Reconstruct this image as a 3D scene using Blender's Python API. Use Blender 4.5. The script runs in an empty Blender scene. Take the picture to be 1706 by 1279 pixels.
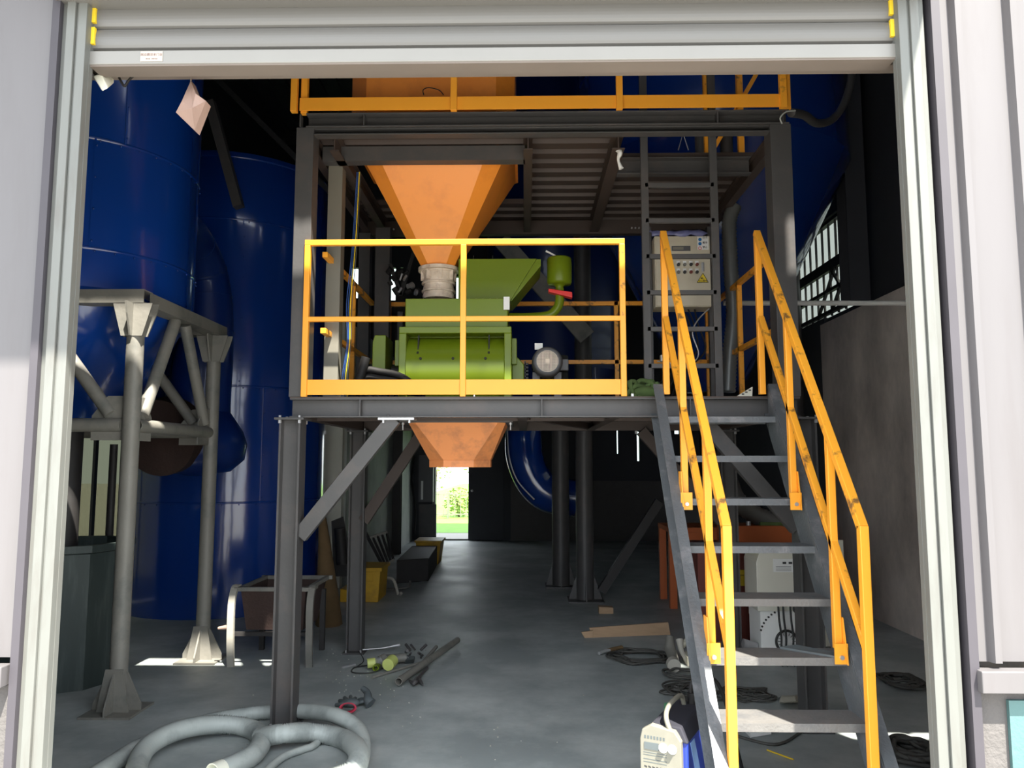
import bpy, bmesh, math, random
from math import sin, cos, pi, radians, sqrt
from mathutils import Vector, Matrix
random.seed(7)
SC = bpy.context.scene
COL = SC.collection

# ------------------------------------------------------------------ camera, sky, sun, exposure
FPX, PITCH, YAW, EYE = 1281.0, radians(5.9), radians(1.0), 1.55
cam_d = bpy.data.cameras.new('camera')
cam_d.sensor_fit = 'HORIZONTAL'
cam_d.sensor_width = 36.0
cam_d.lens = 36.0 * FPX / 1706.0
cam_d.clip_start = 0.05
cam_d.clip_end = 300
cam = bpy.data.objects.new('camera', cam_d)
COL.objects.link(cam)
cam.location = (0, 0, EYE)
cam.rotation_euler = (pi / 2 + PITCH, 0, YAW)
SC.camera = cam

world = bpy.data.worlds.new('sky')
SC.world = world
world.use_nodes = True
wn = world.node_tree.nodes
bg = wn['Background']
bg.inputs['Color'].default_value = (0.86, 0.93, 1.0, 1)
bg.inputs['Strength'].default_value = 2.2

sun_d = bpy.data.lights.new('sun', 'SUN')
sun_d.energy = 12.0
sun_d.angle = radians(0.6)
sun_d.color = (1.0, 0.95, 0.84)
sun = bpy.data.objects.new('sun', sun_d)
COL.objects.link(sun)
SUN = Vector((-0.52, 1.0, -1.9)).normalized()
sun.rotation_euler = SUN.to_track_quat('-Z', 'Y').to_euler()
sun.location = (4, -6, 12)

SC.view_settings.view_transform = 'Standard'
SC.view_settings.look = 'None'
SC.view_settings.gamma = 1
SC.view_settings.use_curve_mapping = False
SC.view_settings.exposure = 0.8
SC.cycles.max_bounces = 10
SC.cycles.diffuse_bounces = 6

# ------------------------------------------------------------------ pixel -> place (1706 x 1279 frame)
_F = Vector((-sin(YAW) * cos(PITCH), cos(YAW) * cos(PITCH), sin(PITCH)))
_R = Vector((cos(YAW), sin(YAW), 0))
_U = Vector((sin(YAW) * sin(PITCH), -cos(YAW) * sin(PITCH), cos(PITCH)))
def ray(px, py):
    return _F + _R * ((px - 853) / FPX) + _U * ((639.5 - py) / FPX)
def P(px, py, Y):
    d = ray(px, py)
    return Vector((d.x * Y / d.y, Y, EYE + d.z * Y / d.y))
def G(px, py, z=0.0):
    d = ray(px, py)
    t = (z - EYE) / d.z
    return Vector((d.x * t, d.y * t, z))

# ------------------------------------------------------------------ materials
def lin(c):
    return tuple((v / 255 / 12.92 if v / 255 <= 0.04045 else ((v / 255 + 0.055) / 1.055) ** 2.4) for v in c)
def M(name, col, rough=0.5, metal=0.0, var=0.12, scale=6.0, bump=0.0, bscale=40.0, dirt=None, damt=0.4, dscale=3.0,
      coat=0.0, spec=0.5, stretch=(1, 1, 1), dlo=0.5, dhi=0.7, rvar=0.0):
    m = bpy.data.materials.new(name)
    m.use_nodes = True
    nt = m.node_tree
    N, L = nt.nodes, nt.links
    b = N['Principled BSDF']
    b.inputs['Roughness'].default_value = rough
    b.inputs['Metallic'].default_value = metal
    b.inputs['Specular IOR Level'].default_value = spec
    b.inputs['Coat Weight'].default_value = coat
    b.inputs['Coat Roughness'].default_value = 0.08
    tc = N.new('ShaderNodeTexCoord')
    mp = N.new('ShaderNodeMapping')
    mp.inputs['Scale'].default_value = stretch
    L.new(tc.outputs['Object'], mp.inputs['Vector'])
    nz = N.new('ShaderNodeTexNoise')
    nz.inputs['Scale'].default_value = scale
    nz.inputs['Detail'].default_value = 6
    L.new(mp.outputs['Vector'], nz.inputs['Vector'])
    mx = N.new('ShaderNodeMix')
    mx.data_type = 'RGBA'
    mx.inputs[6].default_value = tuple(max(0, c * (1 - var)) for c in col) + (1,)
    mx.inputs[7].default_value = tuple(min(1, c * (1 + var)) for c in col) + (1,)
    L.new(nz.outputs['Fac'], mx.inputs[0])
    out = mx.outputs[2]
    if dirt:
        n2 = N.new('ShaderNodeTexNoise')
        n2.inputs['Scale'].default_value = dscale
        n2.inputs['Detail'].default_value = 9
        n2.inputs['Roughness'].default_value = 0.65
        L.new(mp.outputs['Vector'], n2.inputs['Vector'])
        mr = N.new('ShaderNodeMapRange')
        mr.inputs['From Min'].default_value = dlo
        mr.inputs['From Max'].default_value = dhi
        mr.inputs['To Max'].default_value = damt
        L.new(n2.outputs['Fac'], mr.inputs['Value'])
        m2 = N.new('ShaderNodeMix')
        m2.data_type = 'RGBA'
        m2.inputs[7].default_value = tuple(dirt) + (1,)
        L.new(mr.outputs['Result'], m2.inputs[0])
        L.new(out, m2.inputs[6])
        out = m2.outputs[2]
    L.new(out, b.inputs['Base Color'])
    if rvar:
        m3 = N.new('ShaderNodeMapRange')
        m3.inputs['To Min'].default_value = max(0.02, rough - rvar)
        m3.inputs['To Max'].default_value = rough + rvar
        L.new(nz.outputs['Fac'], m3.inputs['Value'])
        L.new(m3.outputs['Result'], b.inputs['Roughness'])
    if bump:
        n3 = N.new('ShaderNodeTexNoise')
        n3.inputs['Scale'].default_value = bscale
        n3.inputs['Detail'].default_value = 4
        L.new(mp.outputs['Vector'], n3.inputs['Vector'])
        bp = N.new('ShaderNodeBump')
        bp.inputs['Strength'].default_value = bump
        bp.inputs['Distance'].default_value = 0.02
        L.new(n3.outputs['Fac'], bp.inputs['Height'])
        L.new(bp.outputs['Normal'], b.inputs['Normal'])
        if coat:
            L.new(bp.outputs['Normal'], b.inputs['Coat Normal'])
    return m

m_clad = M('lilac_white_cladding', (0.128, 0.121, 0.126), 0.4, 0.0, 0.07, 3, dirt=(0.10, 0.09, 0.09), damt=0.35, dscale=2.5, stretch=(3, 3, 0.4), bump=0.05, bscale=3)
m_guide = M('galvanised_guide', (0.155, 0.16, 0.15), 0.45, 0.1, 0.08, 5, dirt=(0.12, 0.11, 0.1), damt=0.5, dscale=6, stretch=(3, 3, 0.5))
m_gap = M('dark_flashing', (0.055, 0.05, 0.06), 0.6)
m_slat = M('shutter_slat', (0.155, 0.15, 0.142), 0.4, 0.1, 0.06, 3, stretch=(0.3, 1, 6), bump=0.03, bscale=4)
m_bar = M('shutter_bottom_bar', (0.24, 0.232, 0.218), 0.4, 0.1, 0.06)
m_rubber_br = M('brown_underside', (0.17, 0.14, 0.12), 0.7)
m_yel = M('yellow_plastic', (0.85, 0.60, 0.03), 0.4)
m_turq = M('turquoise_paint', (0.085, 0.17, 0.17), 0.7, 0, 0.1, 5, dirt=(0.06, 0.1, 0.1), damt=0.5, dscale=9, dlo=0.6, dhi=0.64, bump=0.2)
m_render = M('grey_render', (0.115, 0.107, 0.105), 0.9, 0, 0.15, 8, bump=0.3, bscale=60)
m_floor = M('dusty_concrete_floor', (0.29, 0.32, 0.318), 0.5, 0, 0.3, 1.2, dirt=(0.62, 0.65, 0.63), damt=0.75, dscale=1.3, dlo=0.42, dhi=0.72, bump=0.12, bscale=9, rvar=0.16)
m_yard = M('yard_concrete', (0.32, 0.31, 0.29), 0.9, 0, 0.1, 0.5, bump=0.1)
m_plaster = M('stained_plaster', (0.74, 0.64, 0.56), 0.9, 0, 0.2, 1.6, dirt=(0.30, 0.26, 0.235), damt=0.8, dscale=1.3, dlo=0.42, dhi=0.7, bump=0.12, bscale=8, stretch=(1, 1, 0.6))
m_plaster2 = M('pale_partition', (0.36, 0.38, 0.35), 0.7, 0, 0.1, 1.5, dirt=(0.14, 0.15, 0.14), damt=0.7, dscale=1.1, dlo=0.45, dhi=0.75)
m_cream = M('cream_panel', (0.74, 0.73, 0.62), 0.6, 0, 0.06)
m_darkwall = M('dark_wall_sheet', (0.04, 0.042, 0.05), 0.7, 0.0, 0.2, 3)
m_roof = M('roof_sheet', (0.05, 0.055, 0.07), 0.7, 0, 0.2, 2)
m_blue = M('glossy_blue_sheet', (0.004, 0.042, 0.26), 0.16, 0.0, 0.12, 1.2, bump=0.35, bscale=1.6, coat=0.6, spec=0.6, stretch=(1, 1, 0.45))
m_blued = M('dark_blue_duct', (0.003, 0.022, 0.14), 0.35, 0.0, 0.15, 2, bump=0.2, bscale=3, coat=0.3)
m_steel = M('dark_grey_steel', (0.078, 0.075, 0.075), 0.45, 0.1, 0.15, 5, dirt=(0.12, 0.095, 0.085), damt=0.4, dscale=5, bump=0.05, spec=0.35)
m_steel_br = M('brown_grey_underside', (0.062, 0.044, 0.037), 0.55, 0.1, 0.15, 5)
m_stair = M('worn_stair_steel', (0.12, 0.13, 0.14), 0.45, 0.15, 0.15, 6, dirt=(0.24, 0.235, 0.245), damt=0.75, dscale=9, dlo=0.52, dhi=0.68, bump=0.15, bscale=80)
m_tread = M('dusty_tread_steel', (0.155, 0.15, 0.145), 0.55, 0.1, 0.2, 8, dirt=(0.085, 0.09, 0.10), damt=0.6, dscale=7, bump=0.15, bscale=70)
m_pipe = M('dusty_grey_pipe', (0.22, 0.21, 0.185), 0.55, 0.1, 0.15, 4, dirt=(0.09, 0.10, 0.095), damt=0.7, dscale=3.5, bump=0.1, bscale=30)
m_rust = M('rusty_steel', (0.052, 0.030, 0.025), 0.75, 0.1, 0.3, 8, bump=0.2)
m_tub = M('dark_tub_sheet', (0.045, 0.062, 0.060), 0.5, 0.2, 0.3, 3, dirt=(0.12, 0.14, 0.13), damt=0.5, dscale=3, stretch=(4, 4, 0.5))
m_orail = M('orange_rail_paint', (0.95, 0.385, 0.03), 0.42, 0, 0.06, 4)
m_orail_w = M('scuffed_orange_rail_paint', (0.95, 0.39, 0.03), 0.42, 0, 0.08, 4, dirt=(0.07, 0.045, 0.03), damt=0.85, dscale=11, dlo=0.56, dhi=0.66, bump=0.05)
m_hop = M('orange_hopper_paint', (0.95, 0.32, 0.04), 0.38, 0, 0.05, 2, dirt=(0.5, 0.14, 0.03), damt=0.3, dscale=4)
m_hoplow = M('dusty_orange_paint', (0.72, 0.26, 0.085), 0.6, 0, 0.1, 3, dirt=(0.30, 0.12, 0.06), damt=0.6, dscale=7)
m_obench = M('orange_bench_paint', (0.48, 0.11, 0.025), 0.6, 0, 0.15, 4)
m_green = M('green_machine_paint', (0.145, 0.205, 0.008), 0.33, 0, 0.06, 3, spec=0.35)
m_red = M('red_paint', (0.75, 0.02, 0.015), 0.35)
m_redcuff = M('red_cuff_rubber', (0.40, 0.02, 0.05), 0.6)
m_motor = M('motor_grey', (0.10, 0.10, 0.105), 0.5, 0.2)
m_black = M('black_rubber', (0.014, 0.013, 0.013), 0.65, spec=0.3)
m_dark = M('sooty_dark_metal', (0.028, 0.026, 0.026), 0.6, 0.1, 0.3, 8)
m_galv = M('dusty_clear_sleeve', (0.74, 0.62, 0.50), 0.35, 0.0, 0.25, 14, dirt=(0.32, 0.22, 0.16), damt=0.6, dscale=18, bump=0.4, bscale=25)
m_white = M('white_paint', (0.85, 0.85, 0.82), 0.45, 0, 0.04)
m_panel = M('beige_enclosure', (0.55, 0.50, 0.39), 0.4, 0, 0.04)
m_cabinet = M('grey_cabinet', (0.66, 0.64, 0.55), 0.35, 0.0, 0.06)
m_hose = M('dusty_grey_hose', (0.41, 0.44, 0.42), 0.5, 0, 0.15, 5, dirt=(0.12, 0.14, 0.14), damt=0.6, dscale=4)
m_hosedk = M('grey_flex_duct', (0.16, 0.165, 0.16), 0.35, 0.4, 0.15, 5)
m_yelbin = M('yellow_bin_plastic', (0.62, 0.36, 0.02), 0.45, 0, 0.12, 4, dirt=(0.15, 0.09, 0.03), damt=0.5)
m_wood = M('raw_timber', (0.42, 0.28, 0.17), 0.75, 0, 0.2, 5, stretch=(1, 8, 8))
m_straw = M('broom_straw', (0.16, 0.10, 0.045), 0.9, 0, 0.3, 9)
m_cloth = M('pale_cloth', (0.55, 0.52, 0.42), 0.9, 0, 0.1)
m_paper = M('white_label', (0.78, 0.78, 0.76), 0.5, 0, 0.02)
m_sticker = M('yellow_sticker', (0.80, 0.60, 0.03), 0.5, 0, 0.02)
m_bluest = M('blue_sticker', (0.02, 0.16, 0.42), 0.5, 0, 0.02)
m_shsticker = M('faded_sticker_paper', (0.46, 0.41, 0.36), 0.6, 0, 0.03)
m_ink = M('dark_ink', (0.03, 0.03, 0.03), 0.6, 0, 0.02)
m_inkp = M('pinkish_ink', (0.16, 0.08, 0.07), 0.6, 0, 0.02)
m_bolt = M('zinc_bolt', (0.55, 0.55, 0.56), 0.35, 0.6, 0.1)
m_greennet = M('green_netting', (0.10, 0.16, 0.05), 0.9, 0, 0.35, 12)
m_greentape = M('green_film', (0.16, 0.42, 0.22), 0.4, 0, 0.3, 18)
m_weldblue = M('welder_blue', (0.02, 0.045, 0.33), 0.4, 0, 0.08)
m_weldlabel = M('welder_light_blue', (0.25, 0.42, 0.78), 0.5, 0, 0.04)
m_weldface = M('welder_dusty_face', (0.20, 0.19, 0.155), 0.6, 0, 0.15, 20)
m_cable = M('dusty_cable', (0.06, 0.058, 0.052), 0.6, 0, 0.3, 10)
m_tray = M('cable_tray_steel', (0.17, 0.16, 0.13), 0.55)
m_bluecable = M('blue_cable', (0.02, 0.07, 0.25), 0.5)
m_maroon = M('maroon_paint', (0.16, 0.035, 0.025), 0.55, 0, 0.1)
m_grass = M('grass', (0.16, 0.34, 0.05), 0.9, 0, 0.35, 3, bump=0.5)
m_leaf = M('leaves', (0.30, 0.40, 0.12), 0.8, 0, 0.4, 4)
m_bark = M('bark', (0.20, 0.16, 0.11), 0.9)
m_navy = M('navy_workwear', (0.02, 0.02, 0.03), 0.8)
m_glovegrey = M('grey_rubber_glove', (0.085, 0.10, 0.105), 0.6, 0, 0.2)
m_pumpgreen = M('lime_green_cap', (0.52, 0.58, 0.17), 0.5)
m_tarp = M('blue_plastic_film', (0.16, 0.17, 0.34), 0.3, 0, 0.3, 8, bump=0.5, bscale=9)
m_timbertan = M('tan_bag_plastic', (0.34, 0.23, 0.19), 0.35, 0, 0.2, 6, bump=0.3, bscale=12)
m_dust = M('cream_dusty_steel', (0.40, 0.38, 0.33), 0.6, 0, 0.1, 4)

def glass(name, col, alpha):
    m = bpy.data.materials.new(name)
    m.use_nodes = True
    nt = m.node_tree
    N, L = nt.nodes, nt.links
    N.remove(N['Principled BSDF'])
    t = N.new('ShaderNodeBsdfTransparent')
    t.inputs[0].default_value = (*col, 1)
    g = N.new('ShaderNodeBsdfGlossy')
    g.inputs['Roughness'].default_value = 0.05
    mx = N.new('ShaderNodeMixShader')
    mx.inputs[0].default_value = alpha
    L.new(t.outputs[0], mx.inputs[1])
    L.new(g.outputs[0], mx.inputs[2])
    L.new(mx.outputs[0], N['Material Output'].inputs[0])
    return m
m_pglass = glass('sky_brightened_sheet', (0.24, 0.245, 0.20), 0.03)
m_dglass = glass('grimy_window_glass', (0.42, 0.43, 0.40), 0.10)
m_glass = glass('dusty_window_glass', (0.85, 0.92, 0.88), 0.08)

# ------------------------------------------------------------------ mesh building
def frame(d, up=(0, 0, 1)):
    d = Vector(d).normalized()
    u = Vector(up)
    if abs(d.dot(u)) > 0.98:
        u = Vector((0, 1, 0))
    s = d.cross(u).normalized()
    return d, s, s.cross(d).normalized()
class MB:
    def __init__(self):
        self.v, self.f, self.s = [], [], []
    def add(self, vs, fs, smooth=False):
        o = len(self.v)
        self.v += [Vector(p) for p in vs]
        for f in fs:
            self.f.append([o + i for i in f])
            self.s.append(smooth)
        return self
    def hexa(self, b, t):
        n = len(b)
        return self.add(list(b) + list(t), [list(range(n))[::-1], list(range(n, 2 * n))] +
                        [[i, (i + 1) % n, n + (i + 1) % n, n + i] for i in range(n)])
    def box(self, x0, x1, y0, y1, z0, z1):
        b = [(x0, y0, z0), (x1, y0, z0), (x1, y1, z0), (x0, y1, z0)]
        return self.hexa(b, [(x, y, z1) for x, y, _ in b])
    def bar(self, p, q, w, h, up=(0, 0, 1)):
        p, q = Vector(p), Vector(q)
        d, s, u = frame(q - p, up)
        c = [s * (a * w / 2) + u * (b * h / 2) for a, b in ((-1, -1), (1, -1), (1, 1), (-1, 1))]
        return self.hexa([p + k for k in c], [q + k for k in c])
    def prism(self, poly, vec):
        vec = Vector(vec)
        return self.hexa([Vector(p) for p in poly], [Vector(p) + vec for p in poly])
    def ibeam(self, p, q, w, h, t=0.008, up=(0, 0, 1)):
        # flanges top and bottom (across 'side'), web along up
        p, q = Vector(p), Vector(q)
        d, s, u = frame(q - p, up)
        for k in (-1, 1):
            o = u * (k * (h - t) / 2)
            self.bar(p + o, q + o, w, t, up)
        return self.bar(p, q, t, h - 2 * t, up)
    def channel(self, p, q, w, h, t=0.008, up=(0, 0, 1), side=1):
        p, q = Vector(p), Vector(q)
        d, s, u = frame(q - p, up)
        for k in (-1, 1):
            o = u * (k * (h - t) / 2)
            self.bar(p + o, q + o, w, t, up)
        o = s * (side * (w - t) / 2)
        return self.bar(p + o, q + o, t, h - 2 * t, up)
    def cyl(self, p, q, r, r2=None, n=20, cap=True, sm=True):
        p, q = Vector(p), Vector(q)
        r2 = r if r2 is None else r2
        d, s, u = frame(q - p)
        ring = lambda c, rr: [c + (s * cos(2 * pi * i / n) + u * sin(2 * pi * i / n)) * rr for i in range(n)]
        a, b = ring(p, r), ring(q, r2)
        self.add(a + b, [[i, (i + 1) % n, n + (i + 1) % n, n + i] for i in range(n)], sm)
        if cap:
            self.add(a, [list(range(n))[::-1]])
            self.add(b, [list(range(n))])
        return self
    def pipe(self, p, q, r, t=0.006, n=20):
        d = (Vector(q) - Vector(p)).normalized()
        self.cyl(p, q, r, n=n, cap=False)
        self.cyl(q, p, r - t, n=n, cap=False)
        for c in (p, q):
            dd, s, u = frame(d)
            o = [Vector(c) + (s * cos(2 * pi * i / n) + u * sin(2 * pi * i / n)) * r for i in range(n)]
            i_ = [Vector(c) + (s * cos(2 * pi * i / n) + u * sin(2 * pi * i / n)) * (r - t) for i in range(n)]
            self.add(o + i_, [[i, (i + 1) % n, n + (i + 1) % n, n + i] for i in range(n)])
        return self
    def tube(self, pts, r, n=8, cap=True, rad=None, closed=False):
        pts = [Vector(p) for p in pts]
        m = len(pts)
        vs = []
        d0, s, u = frame(pts[1] - pts[0])
        for i, p in enumerate(pts):
            if closed:
                d = (pts[(i + 1) % m] - pts[i - 1]).normalized()
            else:
                d = (pts[min(i + 1, m - 1)] - pts[max(i - 1, 0)]).normalized()
            s = (s - d * s.dot(d)).normalized()
            u = s.cross(d)
            rr = rad(i / (m - 1), i) if rad else r
            vs += [p + (s * cos(2 * pi * k / n) + u * sin(2 * pi * k / n)) * rr for k in range(n)]
        fs = []
        for i in range(m if closed else m - 1):
            for k in range(n):
                fs.append([i * n + k, i * n + (k + 1) % n, ((i + 1) % m) * n + (k + 1) % n, ((i + 1) % m) * n + k])
        self.add(vs, fs, True)
        if cap and not closed:
            self.add(vs[:n], [list(range(n))[::-1]])
            self.add(vs[-n:], [list(range(n))])
        return self
    def lathe(self, c, prof, n=48, sm=True, axis='z'):
        c = Vector(c)
        vs = []
        for r, h in prof:
            for i in range(n):
                a = 2 * pi * i / n
                vs.append(c + (Vector((r * cos(a), r * sin(a), h)) if axis == 'z' else Vector((r * cos(a), h, r * sin(a)))))
        fs = [[k * n + i, k * n + (i + 1) % n, (k + 1) * n + (i + 1) % n, (k + 1) * n + i] for k in range(len(prof) - 1) for i in range(n)]
        return self.add(vs, fs, sm)
    def ball(self, c, r, n=12, m=8, sc=(1, 1, 1)):
        prof = [(sin(pi * j / m) * r, -cos(pi * j / m) * r) for j in range(m + 1)]
        prof[0] = (r * 0.02, prof[0][1]); prof[-1] = (r * 0.02, prof[-1][1])
        o = len(self.v)
        self.lathe((0, 0, 0), prof, n)
        for i in range(o, len(self.v)):
            self.v[i] = Vector((self.v[i].x * sc[0], self.v[i].y * sc[1], self.v[i].z * sc[2])) + Vector(c)
        return self
    def build(self, name, mat, parent=None, bev=0.0, base=None):
        me = bpy.data.meshes.new(name)
        if parent is not None:
            org = wloc(parent)
        elif base is not None:
            org = Vector(base)
        else:
            xs = [p.x for p in self.v]; ys = [p.y for p in self.v]
            org = Vector(((min(xs) + max(xs)) / 2, (min(ys) + max(ys)) / 2, min(p.z for p in self.v)))
        me.from_pydata([p - org for p in self.v], [], self.f)
        me.polygons.foreach_set('use_smooth', self.s)
        bm = bmesh.new()
        bm.from_mesh(me)
        bmesh.ops.recalc_face_normals(bm, faces=bm.faces)
        bm.to_mesh(me)
        bm.free()
        me.materials.append(mat)
        o = bpy.data.objects.new(name, me)
        COL.objects.link(o)
        if parent is not None:
            o.parent = parent
        else:
            o.location = org
        if bev:
            bv = o.modifiers.new('bevel', 'BEVEL')
            bv.width = bev
            bv.segments = 2
            bv.limit_method = 'ANGLE'
            bv.angle_limit = radians(50)
        return o
def wloc(o):
    v = Vector((0, 0, 0))
    while o is not None:
        v += Vector(o.location)
        o = o.parent
    return v
def tag(o, label, cat, group=None, kind=None):
    o['label'] = label
    o['category'] = cat
    if group: o['group'] = group
    if kind: o['kind'] = kind
    return o
def thing(name, loc, label, cat, group=None):
    o = bpy.data.objects.new(name, None)
    COL.objects.link(o)
    o.location = loc
    o.empty_display_size = 0.1
    return tag(o, label, cat, group)
def struct(o, label=None):
    o['kind'] = 'structure'
    if label: o['label'] = label
    return o
def text(name, body, loc, size, mat, parent, rot=(pi / 2, 0, 0), ext=0.0005, align='CENTER'):
    cu = bpy.data.curves.new(name, 'FONT')
    cu.body = body
    cu.size = size
    cu.extrude = ext
    cu.align_x = align
    cu.align_y = 'CENTER'
    cu.materials.append(mat)
    o = bpy.data.objects.new(name, cu)
    COL.objects.link(o)
    o.parent = parent
    o.location = Vector(loc) - wloc(parent)
    o.rotation_euler = rot
    bpy.context.view_layer.update()
    me = bpy.data.meshes.new_from_object(o.evaluated_get(bpy.context.evaluated_depsgraph_get()))
    q = bpy.data.objects.new(name, me)
    COL.objects.link(q)
    q.parent = parent
    q.location = o.location
    q.rotation_euler = rot
    bpy.data.objects.remove(o)
    q.name = name
    return q
def cr(pts, k=6, closed=False):
    pts = [Vector(p) for p in pts]
    n = len(pts)
    out = []
    rng = range(n) if closed else range(n - 1)
    for i in rng:
        if closed:
            a, b, c, d = pts[i - 1], pts[i], pts[(i + 1) % n], pts[(i + 2) % n]
        else:
            a, b, c, d = pts[max(i - 1, 0)], pts[i], pts[i + 1], pts[min(i + 2, n - 1)]
        for j in range(k):
            t = j / k
            out.append(0.5 * ((2 * b) + (c - a) * t + (2 * a - 5 * b + 4 * c - d) * t * t + (-a + 3 * b - 3 * c + d) * t ** 3))
    if not closed:
        out.append(pts[-1])
    return out
def resample(pts, step):
    out = [pts[0]]
    acc = 0.0
    for a, b in zip(pts, pts[1:]):
        L = (b - a).length
        while acc + L >= step and L > 1e-9:
            t = (step - acc) / L
            a = a + (b - a) * t
            L = (b - a).length
            out.append(a)
            acc = 0.0
        acc += L
    return out
def ribbed(pts, r, pitch=0.012, depth=0.1, n=14):
    q = resample(pts, pitch / 2)
    return MB().tube(q, r, n, rad=lambda t, i: r * (1 + (depth if i % 2 else -depth)))
def copy_tree(o, parent=None):
    c = o.copy()
    COL.objects.link(c)
    c.parent = parent
    for ch in [k for k in bpy.data.objects if k.parent is o]:
        copy_tree(ch, c)
    return c

# ------------------------------------------------------------------ the building shell
YD = 2.85                      # outer face of the front wall
XL, XR = -1.727, 1.445           # clear door opening
ZD = 3.13
WXL, WXR, YB, ZR = -4.9, 3.5, 15.8, 8.2
struct(MB().box(WXL, WXR, YD, YB, -0.2, 0).build('floor', m_floor, base=(0, 0, 0)))
struct(MB().box(-30, 30, -30, YD, -0.25, -0.02).build('ground_yard', m_yard, base=(0, 0, 0)))
# front wall: ribbed cladding left and right of the door, and above it
def clad(x0, x1, z0, z1, name, ribs, base=YD, mat=m_clad, rw=0.018, rd=0.022):
    xs = sorted(r for r in ribs if x0 + 0.05 < r < x1 - 0.05)
    pr = [(x0, base)]
    for r in xs:
        pr += [(r - rw - 0.012, base), (r - rw, base - rd), (r + rw, base - rd), (r + rw + 0.012, base)]
    pr += [(x1, base)]
    poly = [(x, y, z0) for x, y in pr] + [(x1, base + 0.06, z0), (x0, base + 0.06, z0)]
    return struct(MB().prism(poly, (0, 0, z1 - z0)).build(name, mat))
clad(WXL - 0.1, XL - 0.115, 0.85, 3.45, 'wall_front_left', [-2.3, -2.75, -3.2, -3.65, -4.1, -4.55], rw=0.01)
clad(XR + 0.135, 2.72, 0.85, 3.45, 'wall_front_right', [1.665, 1.875, 2.08, 2.3, 2.5], rw=0.012, rd=0.03)
clad(2.72, WXR + 0.1, 0.85, 3.15, 'wall_front_right_end', [2.9, 3.2])
clad(3.3, WXR + 0.1, 3.15, 3.45, 'wall_front_sun_gap_side', [])  # unseen gap beside it added to throw a sun patch on the floor
SZ0, SZ1 = 6.05, 6.54          # unseen slot above the canopy, placed to let sun bands onto the columns
clad(WXL - 0.1, WXR + 0.1, 3.45, SZ0, 'wall_front_upper', [x * 0.45 for x in range(-10, 8)])
clad(WXL - 0.1, WXR + 0.1, SZ1, ZR + 0.3, 'wall_front_gable', [x * 0.45 for x in range(-10, 8)])
clad(WXL - 0.1, -2.1, SZ0, SZ1, 'wall_front_slot_left', [])
clad(1.59, 2.50, SZ0, SZ1, 'wall_front_sun_stop', [])  # unseen solid piece added to keep the sun off the ladder
clad(2.95, WXR + 0.1, SZ0, SZ1, 'wall_front_slot_right', [])
w = MB()
for x in (-2.1, 1.57, 2.52, 2.95):
    w.box(x - 0.02, x + 0.02, YD, YD + 0.05, SZ0, SZ1)
w.box(-2.1, 2.95, YD, YD + 0.05, SZ0, SZ0 + 0.03).box(-2.1, 2.95, YD, YD + 0.05, SZ1 - 0.03, SZ1)
struct(w.build('window_1', m_gap))
# plinth below the cladding, sill flashing
struct(MB().box(XR + 0.15, WXR + 0.1, YD + 0.005, YD + 0.12, -0.02, 0.80).build('wall_plinth_right', m_render))
struct(MB().box(1.70, WXR + 0.1, YD - 0.012, YD + 0.004, -0.02, 0.72).build('wall_plinth_paint_right', m_turq))
struct(MB().box(WXL - 0.1, XL - 0.15, YD + 0.005, YD + 0.12, -0.02, 0.80).build('wall_plinth_left', m_render))
struct(MB().box(WXL - 0.1, -1.98, YD - 0.012, YD + 0.004, -0.02, 0.72).build('wall_plinth_paint_left', m_turq))
struct(MB().box(1.585, WXR + 0.1, YD - 0.06, YD + 0.0, 0.755, 0.83).build('trim_1', m_clad, bev=0.004))
struct(MB().box(WXL - 0.1, -1.865, YD - 0.06, YD + 0.0, 0.755, 0.83).build('trim_2', m_clad, bev=0.004))
for i, (x0, x1) in enumerate(((XL - 0.127, XL - 0.097), (XR + 0.117, XR + 0.15))):
    struct(MB().box(x0, x1, YD - 0.03, YD + 0.1, -0.02, 3.45).build('trim_%d' % (3 + i), m_gap))
# lintel inside and canopy outside (its shade falls on the wall in the photo)
struct(MB().box(XL - 0.2, XR + 0.2, YD + 0.13, YD + 0.2, 3.15, 3.5).build('trim_5', m_rubber_br))
CX = 1.87
struct(MB().box(-6.5, CX, YD - 1.30, YD - 0.03, 4.46, 4.5).box(-6.5, CX, YD - 1.30, YD - 1.25, 4.40, 4.46).build('canopy', m_clad))
# side and back walls, roof
struct(MB().box(WXL - 0.12, WXL, YD, YB, 1.95, ZR).box(WXL - 0.12, WXL, YD, 7.0, 0, 1.95).box(WXL - 0.12, WXL, 10.6, YB, 0, 1.95).build('wall_left', m_darkwall))
struct(MB().box(-40, WXL - 0.13, YD, 60, -0.25, -0.02).build('ground_side_yard', m_yard, base=(0, 0, 0)))
cp = MB()
for i in range(5):
    cp.box(WXL - 0.06, WXL - 0.03, 7.0 + i * 0.885, 7.0 + i * 0.885 + 0.06, 0, 1.95)
struct(cp.build('wall_left_studs', m_darkwall))
struct(MB().box(WXL - 0.08, WXL - 0.07, 7.0, 10.6, 0, 1.95).build('window_10', m_pglass))  # see-through sheet added so the pale wall strips look bright
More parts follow.
